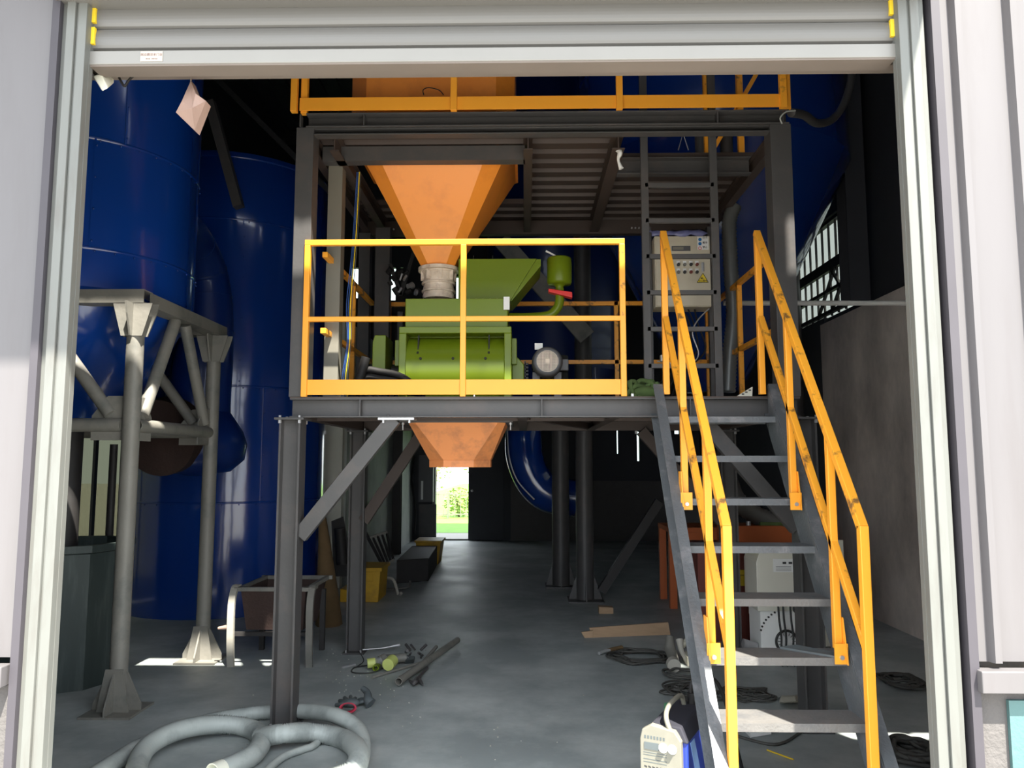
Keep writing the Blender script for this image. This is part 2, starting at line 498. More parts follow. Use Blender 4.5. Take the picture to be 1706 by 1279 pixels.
# right wall: plaster below, sheet above with a tall barred window
PZ = 3.18
struct(MB().box(WXR, WXR + 0.2, YD + 0.06, 9.07, 0, PZ).build('wall_right', m_plaster))
wy0, wy1, wz0, wz1 = 8.22, 12.2, 3.27, 4.42
wr = MB()
wr.box(WXR + 0.1, WXR + 0.2, YD + 0.06, wy0, PZ, ZR)
wr.box(WXR + 0.05, WXR + 0.2, 9.07, wy1, 0, wz0).box(WXR + 0.1, WXR + 0.2, wy0, 9.07, PZ, wz0)
wr.box(WXR + 0.05, WXR + 0.2, wy0, wy1, wz1, ZR)
wr.box(WXR + 0.05, WXR + 0.2, wy1, YB, 0, ZR)
struct(wr.build('wall_right_sheet', m_darkwall))
win = MB()
for k in range(19):
    y = wy0 + 0.1 + k * 0.2
    win.box(WXR + 0.08, WXR + 0.1, y, y + 0.025, wz0, wz1)
for z in (3.30, 3.55, 3.80, 4.36):
    win.box(WXR + 0.06, WXR + 0.11, wy0, wy1, z, z + (0.12 if z == 3.80 else 0.04))
for a, b in (((8.9, 3.3), (8.3, 3.8)), ((8.35, 3.3), (8.9, 3.85)), ((9.3, 3.3), (8.75, 3.8))):
    win.bar((WXR + 0.07, a[0], a[1]), (WXR + 0.07, b[0], b[1]), 0.03, 0.03)
wo = struct(win.build('window_2', m_dark))
MB().box(WXR + 0.13, WXR + 0.136, wy0, wy1, wz0, wz1).build('pane', m_dglass, wo)
# pillars along the right wall
struct(MB().ibeam((3.36, 7.75, PZ), (3.36, 7.75, ZR), 0.2, 0.24, 0.012, up=(0, 1, 0)).build('trim_6', m_darkwall))
# back wall with the door and its high windows
dx0, dx1, dz1 = -1.835, -1.165, 2.12
holes = [(dx0, dx1, 0, dz1), (-3.65, -3.45, 5.0, 5.65), (-2.86, -2.72, 4.95, 5.65), (-2.62, -2.56, 5.3, 5.65), (-1.45, -1.22, 4.95, 5.45),
         (1.87, 1.9, 1.75, 2.35), (2.28, 2.33, 1.6, 2.2), (3.05, 3.15, 2.15, 2.28)]
def holed_wall(x0, x1, z0, z1, holes, y0, y1):
    xs = sorted({x0, x1} | {h[0] for h in holes} | {h[1] for h in holes})
    zs = sorted({z0, z1} | {h[2] for h in holes} | {h[3] for h in holes})
    mb = MB()
    for a, b in zip(xs, xs[1:]):
        run = None
        for c, d in zip(zs, zs[1:]):
            mx_, mz = (a + b) / 2, (c + d) / 2
            hole = any(h[0] < mx_ < h[1] and h[2] < mz < h[3] for h in holes)
            if hole:
                if run: mb.box(a, b, y0, y1, run[0], run[1])
                run = None
            else:
                run = (run[0] if run else c, d)
        if run: mb.box(a, b, y0, y1, run[0], run[1])
    return mb
struct(holed_wall(WXL - 0.12, WXR + 0.2, 0, ZR, holes, YB, YB + 0.12).build('wall_back', m_darkwall))
for i, h in enumerate(holes[1:]):
    struct(MB().box(h[0], h[1], YB + 0.05, YB + 0.056, h[2], h[3]).build('window_%d' % (3 + i), m_glass))
struct(MB().box(dx0 - 0.06, dx0, YB - 0.05, YB + 0.14, 0, dz1 + 0.05).box(dx0, dx1, YB - 0.02, YB + 0.14, dz1, dz1 + 0.05).box(dx0, dx1, YB, YB + 0.12, 0, 0.03).build('trim_7', m_pipe))
dr = struct(MB().box(dx1 + 0.01, dx1 + 0.72, YB - 0.08, YB - 0.03, 0.02, dz1).build('door_1', m_darkwall, bev=0.004))
MB().ball((dx1 + 0.08, YB - 0.1, 1.0), 0.025).build('door_handle', m_bolt, dr)
# lower pale plinth on the back wall right of the door leaf
struct(MB().box(-0.3, WXR, YB - 0.04, YB, 0, 1.2).build('wall_back_plinth', m_render))
rf = MB()
poly = []
for k in range(int((WXR - WXL) / 0.3) + 1):
    x = WXL - 0.1 + k * 0.3
    poly += [(x, ZR), (x + 0.2, ZR), (x + 0.22, ZR + 0.04), (x + 0.28, ZR + 0.04)]
rf.prism([(x, YD, z) for x, z in poly] + [(poly[-1][0], YD, ZR + 0.1), (poly[0][0], YD, ZR + 0.1)], (0, YB - YD + 0.2, 0))
struct(rf.build('ceiling', m_roof))
for i, y in enumerate((5.2, 8.4, 11.6, 14.8)):
    struct(MB().ibeam((WXL, y, ZR - 0.15), (WXR, y, ZR - 0.15), 0.15, 0.3).build('trim_%d' % (8 + i), m_dark))
# inner partition on the left
struct(MB().box(-2.42, -2.30, 9.9, YB, 0, 3.4).build('wall_partition', m_plaster2))
struct(MB().box(-2.78, -2.33, 9.78, 9.9, 0, 3.4).build('wall_partition_end', m_cream))
struct(MB().ibeam((-2.22, 13.4, 0), (-2.22, 13.4, 5), 0.14, 0.14, up=(0, 1, 0)).build('trim_12', m_dark))

# ------------------------------------------------------------------ roller shutter in the doorway
rs = thing('roller_shutter', (XL, YD, 0), 'pale grey roller shutter pulled up to the top of the doorway', 'roller shutter')
hs = MB().box(XL - 0.12, XR + 0.12, YD - 0.13, YD + 0.12, 3.36, 3.75)
hs.box(XL - 0.12, XR + 0.12, YD - 0.14, YD - 0.12, 3.36, 3.375)
hs.build('housing', m_slat, rs, bev=0.004)
sl = MB()
for z0, z1 in ((3.285, 3.385), (3.195, 3.28)):
    n = 8
    pr = [(YD + 0.05, z0)] + [(YD + 0.045 - 0.014 * sin(pi * (k + 0.5) / n) ** 0.5, z0 + (z1 - z0) * (k + 0.5) / n) for k in range(n)] + [(YD + 0.05, z1), (YD + 0.065, z1), (YD + 0.065, z0)]
    sl.prism([(XL + 0.0, y, z) for y, z in pr], (XR - XL, 0, 0))
sl.box(XL, XR, YD + 0.052, YD + 0.062, 3.18, 3.4)
sl.build('slat_curtain', m_slat, rs)
MB().box(XL - 0.005, XR + 0.005, YD + 0.025, YD + 0.12, 3.125, 3.182).build('bottom_bar', m_bar, rs, bev=0.004)
MB().box(XL, XR, YD + 0.03, YD + 0.115, 3.118, 3.1255).build('bottom_seal', m_rubber_br, rs)
for sx, xx in ((1, XL + 0.006), (-1, XR - 0.006)):
    for z in (3.21, 3.30):
        MB().box(xx - 0.008, xx + 0.008, YD + 0.022, YD + 0.036, z, z + 0.07).build('end_lock', m_yel, rs)
for side, xi in ((-1, XL), (1, XR)):
    g = MB()
    x = lambda a: xi + side * a
    bx = lambda a, b, y0, y1: g.box(min(x(a), x(b)), max(x(a), x(b)), y0, y1, -0.02, 3.385)
    bx(0.0, 0.035, YD - 0.012, YD + 0.02); bx(0.035, 0.042, YD - 0.008, YD + 0.02); bx(0.042, 0.075, YD - 0.02, YD + 0.02)
    bx(0.075, 0.10, YD - 0.005, YD + 0.02); bx(0.0, 0.012, YD + 0.02, YD + 0.05); bx(0.07, 0.10, YD + 0.02, YD + 0.13)
    g.build('guide_rail', m_guide, rs, bev=0.002)
sx0 = P(233, 100, YD + 0.02).x; sx1 = P(270, 100, YD + 0.02).x
st = MB().box(sx0, sx1, YD + 0.0225, YD + 0.0245, 3.134, 3.176).build('sticker', m_shsticker, rs)
text('sticker_lettering', '网泊霖双本门业', ((sx0 + sx1) / 2, YD + 0.0222, 3.161), 0.0125, m_inkp, st, ext=0.0002)
text('sticker_small_lettering', '·8·8·8 · 8·8·8·8', ((sx0 + sx1) / 2, YD + 0.0222, 3.144), 0.008, m_inkp, st, ext=0.0002)

mb_ = thing('limit_switch_box', P(170, 140, 2.98), 'small cream switch box hanging crooked at the top left door corner', 'switch box')
c = P(172, 136, 2.98)
MB().hexa([P(155, 127, 2.95), P(168, 122, 2.95), P(180, 147, 2.95), P(170, 152, 2.95)][::-1], [P(155, 125, 3.05), P(190, 128, 3.05), P(190, 138, 3.05), P(178, 147, 3.05)][::-1]).build('case', m_cream, mb_, bev=0.004)
MB().bar(P(153, 122, 3.0), P(162, 135, 3.0), 0.02, 0.01).build('bracket', m_bolt, mb_)
MB().tube(cr([P(196, 124, 3.0), P(203, 138, 3.0), P(208, 143, 3.0), P(216, 132, 3.0), P(228, 122, 3.0)]), 0.005).build('cable', m_black, mb_)

bag = MB()
pts = [((318, 128), 3.06, 4), ((312, 160), 3.04, 26), ((300, 190), 3.02, 8), ((324, 217), 3.02, 4)]
A = [P(318, 128, 3.05), P(320, 128, 3.05)]
front = [P(318, 134, 3.05), P(303, 168, 3.0), P(293, 187, 3.02), P(324, 217, 3.02), P(343, 168, 3.0), P(326, 156, 2.97)]
back = [p + Vector((0, 0.05, 0)) for p in front]
mid = P(320, 180, 2.96)
bag.add(front + back + [mid], [[0, 1, 12], [1, 2, 12], [2, 3, 12], [3, 4, 12], [4, 5, 12], [5, 0, 12]] + [[6 + i for i in range(6)]] + [[i, (i + 1) % 6, 6 + (i + 1) % 6, 6 + i] for i in range(6)])
bagt = thing('plastic_bag', P(320, 150, 3.02), 'crumpled pinkish plastic bag hanging from a string under the shutter', 'bag')
bag.build('bag', m_timbertan, bagt)
MB().tube([P(319, 122, 3.03), P(318, 136, 3.04)], 0.003).build('string', m_rubber_br, bagt)

# ------------------------------------------------------------------ blue silos
def silo(name, c, r, z0, z1, label, cone=None, seams=(), vseams=(), mat=m_blue, group=None, top=True, n=64):
    t = thing(name, (c[0], c[1], z0 if cone is None else cone[1]), label, 'silo', group)
    pr = []
    pr += [(r, z0)] + [(r, z0 + (z1 - z0) * k / 6) for k in range(1, 7)]
    if top: pr += [(r - 0.03, z1 + 0.02), (r * 0.5, z1 + 0.12), (0.02, z1 + 0.15)]
    MB().lathe((c[0], c[1], 0), pr, n).build('shell', mat, t)
    if cone:
        MB().lathe((c[0], c[1], 0), [(r, z0), (cone[0], cone[1]), (0.02, cone[1])], n).build('cone_bottom', mat, t)
    sm = MB()
    for z in seams:
        sm.lathe((c[0], c[1], 0), [(r - 0.001, z - 0.012), (r + 0.006, z - 0.006), (r + 0.006, z + 0.006), (r - 0.001, z + 0.012)], n)
        for k in range(40):
            a = 2 * pi * k / 40
            sm.ball((c[0] + (r + 0.006) * cos(a), c[1] + (r + 0.006) * sin(a), z - 0.02), 0.007, 6, 4)
    for a, za, zb in vseams:
        p = Vector((c[0] + r * cos(a), c[1] + r * sin(a), 0))
        sm.bar((p.x, p.y, za), (p.x, p.y, zb), 0.012, 0.012, up=(cos(a), sin(a), 0))
        k = za + 0.05
        while k < zb:
            sm.ball((c[0] + (r + 0.005) * cos(a + 0.012), c[1] + (r + 0.005) * sin(a + 0.012), k), 0.008, 6, 4)
            k += 0.22
    if sm.v: sm.build('seam', mat, t)
    return t
A1 = -52 * pi / 180
s1 = silo('silo', (-3.35, 5.62), 0.80, 2.72, 6.6, 'tall glossy blue silo standing on the pipe frame by the left door jamb', cone=(0.32, 1.80),
          seams=(2.98, 3.74, 5.0), vseams=((-0.98, 2.98, 3.74), (-0.75, 3.74, 5.0)))
s2 = silo('silo', (-3.42, 8.86), 1.07, 0.0, 4.85, 'wide glossy blue silo standing on the floor behind the pipe frame', seams=(1.15, 2.35, 4.12, 4.8), vseams=((-1.15, 2.35, 4.12), (-0.9, 1.15, 2.35)))
ac = MB()
for (x0, x1, y0, y1) in ((383, 414, 735, 890),):
    p = P(x0, y1, 7.86); q = P(x1, y0, 7.86)
    ac.box(p.x, q.x, 7.845, 7.9, p.z, q.z)
s3 = silo('silo', (2.0, 8.15), 1.42, 4.62, ZR - 0.1, 'huge dark blue silo with a cone bottom behind the ladder on the right', cone=(0.28, 2.3), seams=(5.6,), vseams=(), top=False)
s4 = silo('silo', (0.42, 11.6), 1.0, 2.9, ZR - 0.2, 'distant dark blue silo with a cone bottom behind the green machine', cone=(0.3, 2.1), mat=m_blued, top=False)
# struts under silo 3 (round pillars standing on the floor)
for x, y, r, lab in ((0.68, 8.98, 0.10, 'round dark grey pillar reaching the floor at the middle, nearer of the two'),
                     (0.45, 10.0, 0.11, 'round dark pillar standing behind and left of the nearer round pillar'),
                     (3.2, 9.15, 0.10, 'round dark pillar under the right side of the huge cone bottomed silo')):
    p = thing('pillar', (x, y, 0), lab, 'pillar')
    zt = 4.6 if r == 0.10 else 2.95
    MB().cyl((x, y, 0.015), (x, y, zt), r).build('shaft', m_steel, p)
    bp = MB().box(x - 0.2, x + 0.2, y - 0.2, y + 0.2, 0, 0.015)
    for a in range(4):
        d = Vector((cos(a * pi / 2), sin(a * pi / 2), 0))
        s = Vector((-d.y, d.x, 0)) * 0.006
        o = Vector((x, y, 0))
        bp.prism([o + d * r - s + Vector((0, 0, .015)), o + d * 0.19 - s + Vector((0, 0, .015)), o + d * r - s + Vector((0, 0, 0.28))], s * 2)
    bp.build('base_plate', m_steel, p)

# curved blue duct from the first silo, ending in a broad dark elbow
dt = thing('elbow_duct', (-2.55, 7.1, 1.2), 'curved blue elbow duct with a dark open end between the two left silos', 'duct')
path = cr([P(300, 378, 6.08), P(318, 396, 6.6), P(340, 450, 7.0), P(345, 510, 7.05), P(340, 590, 7.05), P(330, 670, 7.05), P(325, 715, 7.05)], 8)
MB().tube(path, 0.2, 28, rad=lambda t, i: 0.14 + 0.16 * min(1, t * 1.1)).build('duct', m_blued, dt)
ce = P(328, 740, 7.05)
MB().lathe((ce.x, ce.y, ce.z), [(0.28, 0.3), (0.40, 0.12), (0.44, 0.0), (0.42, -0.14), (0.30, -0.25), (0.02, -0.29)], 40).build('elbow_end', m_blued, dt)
MB().cyl((ce.x - 0.10, ce.y - 0.30, ce.z + 0.08), (ce.x - 0.12, ce.y - 0.50, ce.z + 0.04), 0.34, 0.33, 40).build('rusty_flange', m_rust, dt)
for k in (10, 16, 22, 28):
    p, q = path[k], path[k + 1]
    rr = 0.14 + 0.16 * min(1, (k / (len(path) - 1)) * 1.1) + 0.006
    MB().cyl(p, p + (q - p).normalized() * 0.015, rr, n=28).build('seam_ring', m_blued, dt)

d2 = thing('blue_bend_duct', P(880, 800, 11.0), 'large dark blue bent duct low at the back of the hall', 'duct')
MB().tube(cr([P(872, 640, 11.6), P(872, 715, 11.3), P(874, 760, 11.2), P(890, 800, 11.2), P(915, 822, 11.2), P(960, 830, 11.2)], 8), 0.27, 28).build('duct', m_blue, d2)
MB().tube(cr([P(845, 715, 11.0), P(848, 760, 10.9), P(862, 800, 10.9), P(890, 832, 10.9)], 8), 0.012, 6).build('conduit', m_bolt, d2)

# ------------------------------------------------------------------ pipe frame carrying the first silo
pf = thing('pipe_support_frame', (-3.35, 5.6, 0), 'grey tubular steel frame with diagonal braces carrying the blue silo by the left jamb', 'support frame')
fx0, fx1, fy0, fy1 = -4.12, -2.57, 4.97, 6.25
ZT = 2.69
for x, y, in ((fx0, fy0), (fx1, fy0), (fx1, fy1), (fx0, fy1)):
    lg = MB().cyl((x, y, 0.012), (x, y, ZT - 0.09), 0.055)
    lo = lg.build('leg', m_pipe, pf)
    gs = MB().box(x - 0.16, x + 0.16, y - 0.16, y + 0.16, 0, 0.014)
    g2_ = MB()
    for dx, dy in ((1, 0), (-1, 0), (0, 1), (0, -1)):
        d = Vector((dx, dy, 0)); s = Vector((-dy, dx, 0)) * 0.006; o = Vector((x, y, 0))
        e = lambda a, z: o + d * a - s + Vector((0, 0, z))
        gs.prism([e(0.04, 0.014), e(0.155, 0.014), e(0.155, 0.05), e(0.05, 0.26), e(0.04, 0.26)], s * 2)
        g2_.prism([e(0.04, ZT - 0.095), e(0.15, ZT - 0.095), e(0.13, ZT - 0.17), e(0.08, ZT - 0.31), e(0.04, ZT - 0.31)], s * 2)
    g2_.prism([(x - 0.13, y - 0.058, ZT - 0.095), (x + 0.13, y - 0.058, ZT - 0.095), (x + 0.07, y - 0.058, ZT - 0.31), (x - 0.07, y - 0.058, ZT - 0.31)], (0, 0.01, 0))
    gs.prism([(x - 0.10, y - 0.058, 0.014), (x + 0.10, y - 0.058, 0.014), (x + 0.055, y - 0.058, 0.27), (x - 0.055, y - 0.058, 0.27)], (0, 0.01, 0))
    gs.build('base_gusset', m_pipe, lo)
    g2_.build('top_gusset', m_pipe, lo)
for (a, b) in (((fx0 - 0.1, fy0), (fx1 + 0.07, fy0)), ((fx1, fy0 + 0.06), (fx1, fy1 + 0.1)), ((fx0, fy1), (fx1 - 0.07, fy1)), ((fx0, fy0 + 0.06), (fx0, fy1 - 0.06))):
    MB().channel((a[0], a[1], ZT - 0.047), (b[0], b[1], ZT - 0.047), 0.12, 0.09, 0.008, side=1).build('top_beam', m_pipe, pf)
MB().box(fx1 - 0.075, fx1 + 0.0, fy0 - 0.056, fy0 - 0.052, ZT - 0.08, ZT - 0.015).build('open_end', m_rust, pf)
ZL = 1.80
cor = [(fx0, fy0), (fx1, fy0), (fx1, fy1), (fx0, fy1)]
for i in range(4):
    a, b = Vector((*cor[i], 0)), Vector((*cor[(i + 1) % 4], 0))
    d = (b - a).normalized()
    up = Vector((0, 0, 1))
    MB().pipe(a + d * 0.06 + up * ZL, b - d * 0.06 + up * ZL, 0.045, 0.006).build('cross_pipe', m_pipe, pf)
    m_ = (a + b) / 2
    MB().cyl(a + d * 0.14 + up * (ZL + 0.07), m_ - d * 0.08 + up * (ZT - 0.10), 0.042).build('brace', m_pipe, pf)
    MB().cyl(b - d * 0.14 + up * (ZL + 0.07), m_ + d * 0.08 + up * (ZT - 0.10), 0.042).build('brace', m_pipe, pf)
    s = Vector((-d.y, d.x, 0)) * 0.005
    for c0, sg in ((a, 1), (b, -1)):
        MB().prism([c0 + d * sg * 0.04 + up * (ZL - 0.10) - s, c0 + d * sg * 0.26 + up * (ZL - 0.10) - s, c0 + d * sg * 0.26 + up * (ZL + 0.06) - s, c0 + d * sg * 0.16 + up * (ZL + 0.19) - s, c0 + d * sg * 0.04 + up * (ZL + 0.19) - s], s * 2).build('node_plate', m_pipe, pf)
tubt = thing('ash_tub', (-3.38, 5.7, 0), 'tall dark many-sided sheet metal tub under the silo outlet beside the left jamb', 'tub')
MB().lathe((-3.38, 5.7, 0), [(0.44, 0.0), (0.44, 0.92), (0.47, 0.93), (0.47, 0.98), (0.42, 0.98), (0.42, 0.5), (0.02, 0.5)], 9, False).build('tub_body', m_tub, tubt)
dp = MB().cyl((-3.35, 5.62, 0.6), (-3.35, 5.62, 1.81), 0.085)
tag(dp.build('outlet_pipe', m_dark), 'sooty black outlet pipe dropping from the blue silo into the tub', 'pipe')
tag(MB().cyl(P(190, 740, 6.2), (P(190, 740, 6.2).x, 6.2, 0.0), 0.03).build('thin_pipe', m_dark), 'thin black upright pipe standing behind the dark tub', 'pipe')
# dark diagonal strut hanging above the second silo
tag(MB().bar(P(350, 170, 7.3), P(398, 345, 7.3), 0.09, 0.09).build('roof_strut', m_steel), 'dark steel strut slanting down from the roof to the second blue silo', 'strut')
tag(MB().bar(P(330, 100, 8.5), P(560, 330, 8.5), 0.06, 0.06).build('roof_strut', m_dark), 'thin dark strut sloping away under the roof above the second silo', 'strut')

# ------------------------------------------------------------------ two-storey steel platform
YF, YR = 4.66, 6.62            # front and rear lines
PX0, PX1 = -1.44, 1.66
ZK = 1.955                     # main deck top
pl = thing('steel_platform', (0.1, YF, 0), 'dark grey two-storey steel platform filling the middle of the doorway', 'platform')
def bolts(mb, p, n=4, sp=0.03, r=0.008):
    for i in range(n):
        q = Vector(p) + Vector(((i - (n - 1) / 2) * sp, 0, 0))
        mb.cyl(q + Vector((0, 0, -0.014)), q + Vector((0, 0, 0.012)), r, n=6, sm=False)
for x, y in ((PX0 + 0.003, YF + 0.07), (PX1 + 0.03, YF + 0.07), (PX0 + 0.03, YR - 0.1), (PX1 + 0.03, YR - 0.1)):
    lg = MB().ibeam((x, y, 0.012), (x, y, 1.815), 0.13, 0.13, 0.012, up=(1, 0, 0)).build('leg', m_steel, pl)
    MB().box(x - 0.09, x + 0.09, y - 0.09, y + 0.09, 0, 0.012).build('base_plate', m_steel, lg, bev=0.002)
    fl = MB().box(x - 0.09, x + 0.09, y - 0.09, y + 0.09, 1.815, 1.829)
    fl.build('top_plate', m_steel, lg, bev=0.002)
    bo = MB()
    for dx in (-0.06, 0.06):
        for dy in (-0.07, 0.07):
            bolts(bo, (x + dx, y + dy, 1.83), 1); bolts(bo, (x + dx, y + dy, 1.808), 1, r=0.010); bolts(bo, (x + dx, y + dy, 0.02), 1)
    bo.build('bolt', m_bolt, lg)
for x, w_ in ((PX0 + 0.045, 0.11), (PX1 - 0.055, 0.13)):
    MB().box(x - w_ / 2, x + w_ / 2, YF + 0.005, YF + 0.135, ZK, 3.672).build('column', m_steel, pl, bev=0.003)
    MB().box(x - 0.05, x + 0.05, YR - 0.12, YR - 0.02, ZK, 3.55).build('column', m_steel, pl, bev=0.003)
# main deck
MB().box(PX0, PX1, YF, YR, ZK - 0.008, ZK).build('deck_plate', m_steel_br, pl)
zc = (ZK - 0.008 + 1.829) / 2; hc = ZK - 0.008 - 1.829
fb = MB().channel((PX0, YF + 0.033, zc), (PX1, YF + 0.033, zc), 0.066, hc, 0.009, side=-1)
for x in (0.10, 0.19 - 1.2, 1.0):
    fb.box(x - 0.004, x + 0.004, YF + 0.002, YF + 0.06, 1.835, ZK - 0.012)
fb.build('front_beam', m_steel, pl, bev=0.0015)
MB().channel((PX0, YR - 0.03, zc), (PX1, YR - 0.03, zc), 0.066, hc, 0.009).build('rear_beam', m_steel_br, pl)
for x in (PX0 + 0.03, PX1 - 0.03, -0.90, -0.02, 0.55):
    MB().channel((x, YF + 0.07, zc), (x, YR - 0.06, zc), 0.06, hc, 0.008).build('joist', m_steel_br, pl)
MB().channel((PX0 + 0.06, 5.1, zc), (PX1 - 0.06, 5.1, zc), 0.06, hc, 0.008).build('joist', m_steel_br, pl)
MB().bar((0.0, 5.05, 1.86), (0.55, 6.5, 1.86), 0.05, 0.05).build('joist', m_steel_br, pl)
# knee braces
def brace(p, q, w=0.09, h=0.06, name='brace', mat=m_steel):
    return MB().bar(p, q, w, h, up=(0, 1, 0)).build(name, mat, pl, bev=0.002)
q0 = P(657, 688, YF + 0.07); p0 = P(500, 893, YF + 0.07)
brace((p0.x, YF + 0.07, p0.z), (q0.x, YF + 0.07, 1.825))
br_end = MB().box(q0.x - 0.09, q0.x + 0.13, YF + 0.01, YF + 0.13, 1.815, 1.828)
bolts(br_end, (q0.x - 0.06, YF + 0.03, 1.81), 1); bolts(br_end, (q0.x + 0.1, YF + 0.03, 1.81), 1)
br_end.build('brace_plate', m_bolt, pl)
q1 = P(1168, 690, YF + 0.07); p1 = P(1328, 880, YF + 0.07)
brace((p1.x, YF + 0.07, p1.z), (q1.x, YF + 0.07, 1.825))
q2 = P(705, 722, YR - 0.1); p2 = P(606, 868, YR - 0.1)
brace((p2.x, YR - 0.1, p2.z), (q2.x, YR - 0.1, 1.825), mat=m_steel_br)
q3 = P(1068, 720, YR - 0.1)
brace((PX1 - 0.03, YR - 0.1, p2.z), (q3.x, YR - 0.1, 1.825), mat=m_steel_br)
bo = MB()
for x in (P(1058, 715, YR).x, P(1090, 715, YR).x, P(545, 715, YR).x, P(640, 715, YR).x):
    bolts(bo, (x, YR - 0.06, 1.815), 1, r=0.012)
for px in (790, 1053, 1055):
    b = P(px, 661, YF)
    bolts(bo, (b.x, YF + 0.01, ZK + 0.005), 1, r=0.006)
bo.build('bolt', m_bolt, pl)
# upper deck
ZU0, ZU = 3.672, 3.765
ub = MB().channel((PX0 + 0.05, YF + 0.035, (ZU0 + ZU) / 2), (PX1, YF + 0.035, (ZU0 + ZU) / 2), 0.07, ZU - ZU0, 0.009, side=-1)
for px in (606, 500, 1196, 1305):
    x = P(px, 190, YF).x
    ub.box(x - 0.004, x + 0.004, YF + 0.002, YF + 0.06, ZU0 + 0.006, ZU - 0.006)
ub.build('upper_front_beam', m_steel, pl, bev=0.0015)
MB().channel((PX0 + 0.1, YF + 0.05, 3.649), (PX1 - 0.1, YF + 0.05, 3.649), 0.07, 0.044, 0.008, side=-1).build('upper_front_beam', m_steel, pl, bev=0.0015)
ZB = 3.555
def ujoist(x, y0, y1, w=0.06):
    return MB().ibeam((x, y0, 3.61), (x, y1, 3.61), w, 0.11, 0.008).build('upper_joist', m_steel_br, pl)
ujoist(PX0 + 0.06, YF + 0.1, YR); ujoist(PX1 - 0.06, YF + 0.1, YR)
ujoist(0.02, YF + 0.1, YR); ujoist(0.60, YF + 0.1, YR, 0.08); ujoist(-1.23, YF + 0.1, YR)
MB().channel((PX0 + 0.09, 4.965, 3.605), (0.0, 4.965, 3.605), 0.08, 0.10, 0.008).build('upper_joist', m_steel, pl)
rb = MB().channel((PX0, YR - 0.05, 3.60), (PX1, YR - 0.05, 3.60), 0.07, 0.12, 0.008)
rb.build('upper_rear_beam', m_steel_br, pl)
rbb = MB()
for px in (641, 647, 653, 659, 1050, 1056, 1062):
    x = P(px, 384, YR).x
    rbb.cyl((x, YR - 0.10, 3.585), (x, YR - 0.085, 3.585), 0.008, n=8)
rbb.build('bolt', m_bolt, pl)
def ribdeck(x0, x1, y0, y1, name):
    pr, y = [], y0
    while y < y1 - 0.01:
        e = min(y + 0.17, y1)
        pr += [(y, 3.668), (min(y + 0.09, e), 3.668), (min(y + 0.10, e), 3.70), (min(y + 0.16, e), 3.70)]
        y += 0.17
    pr.append((y1, 3.668))
    top = [(y1, 3.71), (y0, 3.71)]
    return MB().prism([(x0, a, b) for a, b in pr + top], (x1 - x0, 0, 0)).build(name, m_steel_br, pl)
ribdeck(PX0 + 0.05, -1.24, YF + 0.1, YR, 'upper_deck_sheet')
ribdeck(-1.24, 0.0, YF + 0.1, 4.96, 'upper_deck_sheet')
ribdeck(-1.24, 0.0, 6.12, YR, 'upper_deck_sheet')
ribdeck(0.0, 0.64, YF + 0.1, YR, 'upper_deck_sheet')
ribdeck(0.64, PX1 - 0.03, 5.2, YR, 'upper_deck_sheet')
MB().channel((0.64, 5.18, 3.60), (PX1 - 0.1, 5.18, 3.60), 0.06, 0.12, 0.008, side=-1).build('upper_joist', m_steel, pl)
# upper guard rail: orange kick plate and posts (their tops are hidden by the shutter)
ug = thing('upper_guardrail', (0.1, YF, ZU), 'orange guardrail with kick plate along the top edge of the platform under the shutter', 'guardrail')
MB().box(PX0 + 0.01, PX1 - 0.03, YF - 0.012, YF - 0.006, ZU + 0.01, ZU + 0.095).build('kick_plate', m_orail, ug, bev=0.001)
for px in (490, 505, 756, 1032, 1305, 1314):
    x = P(px, 160, YF - 0.02).x
    MB().box(x - 0.02, x + 0.02, YF - 0.03 if px not in (505, 1314) else YF, YF + 0.008 if px not in (505, 1314) else YF + 0.04, ZU, 4.72).build('post', m_orail_w if px > 1200 else m_orail, ug, bev=0.002)
MB().box(PX0, PX1, YF - 0.02, YF + 0.02, 4.7, 4.74).build('top_rail', m_orail, ug)
MB().box(PX0, PX1, YF - 0.012, YF + 0.012, 4.25, 4.28).build('mid_rail', m_orail, ug)
gs = thing('ladder_hole_guardrail', (1.3, 5.32, 3.71), 'orange guardrail posts seen above the ladder hole at the platform top', 'guardrail')
for px, y in ((1178, 5.32), (1234, 5.32)):
    x = P(px, 230, y).x
    MB().box(x - 0.02, x + 0.02, y - 0.02, y + 0.02, 3.71, 4.8).build('post', m_orail_w, gs)
a, b = P(1205, 215, 6.3), P(1255, 140, 6.3)
MB().bar(P(1190, 246, 5.36), P(1262, 120, 5.36), 0.03, 0.03).build('rail', m_orail_w, gs)
MB().bar((P(1178, 230, 5.32).x, 5.32, 4.78), (P(1234, 230, 5.32).x, 5.32, 4.78), 0.04, 0.04).build('rail', m_orail_w, gs)
for px in (1168, 1210):
    c = P(px, 230, 5.45)
    tag(MB().cyl((c.x, 5.45, 3.71), (c.x, 5.45, 4.08), 0.045).build('steel_bottle', m_steel), ('left' if px < 1200 else 'right') + ' one of two grey steel cylinders on the upper deck behind the ladder', 'cylinder')

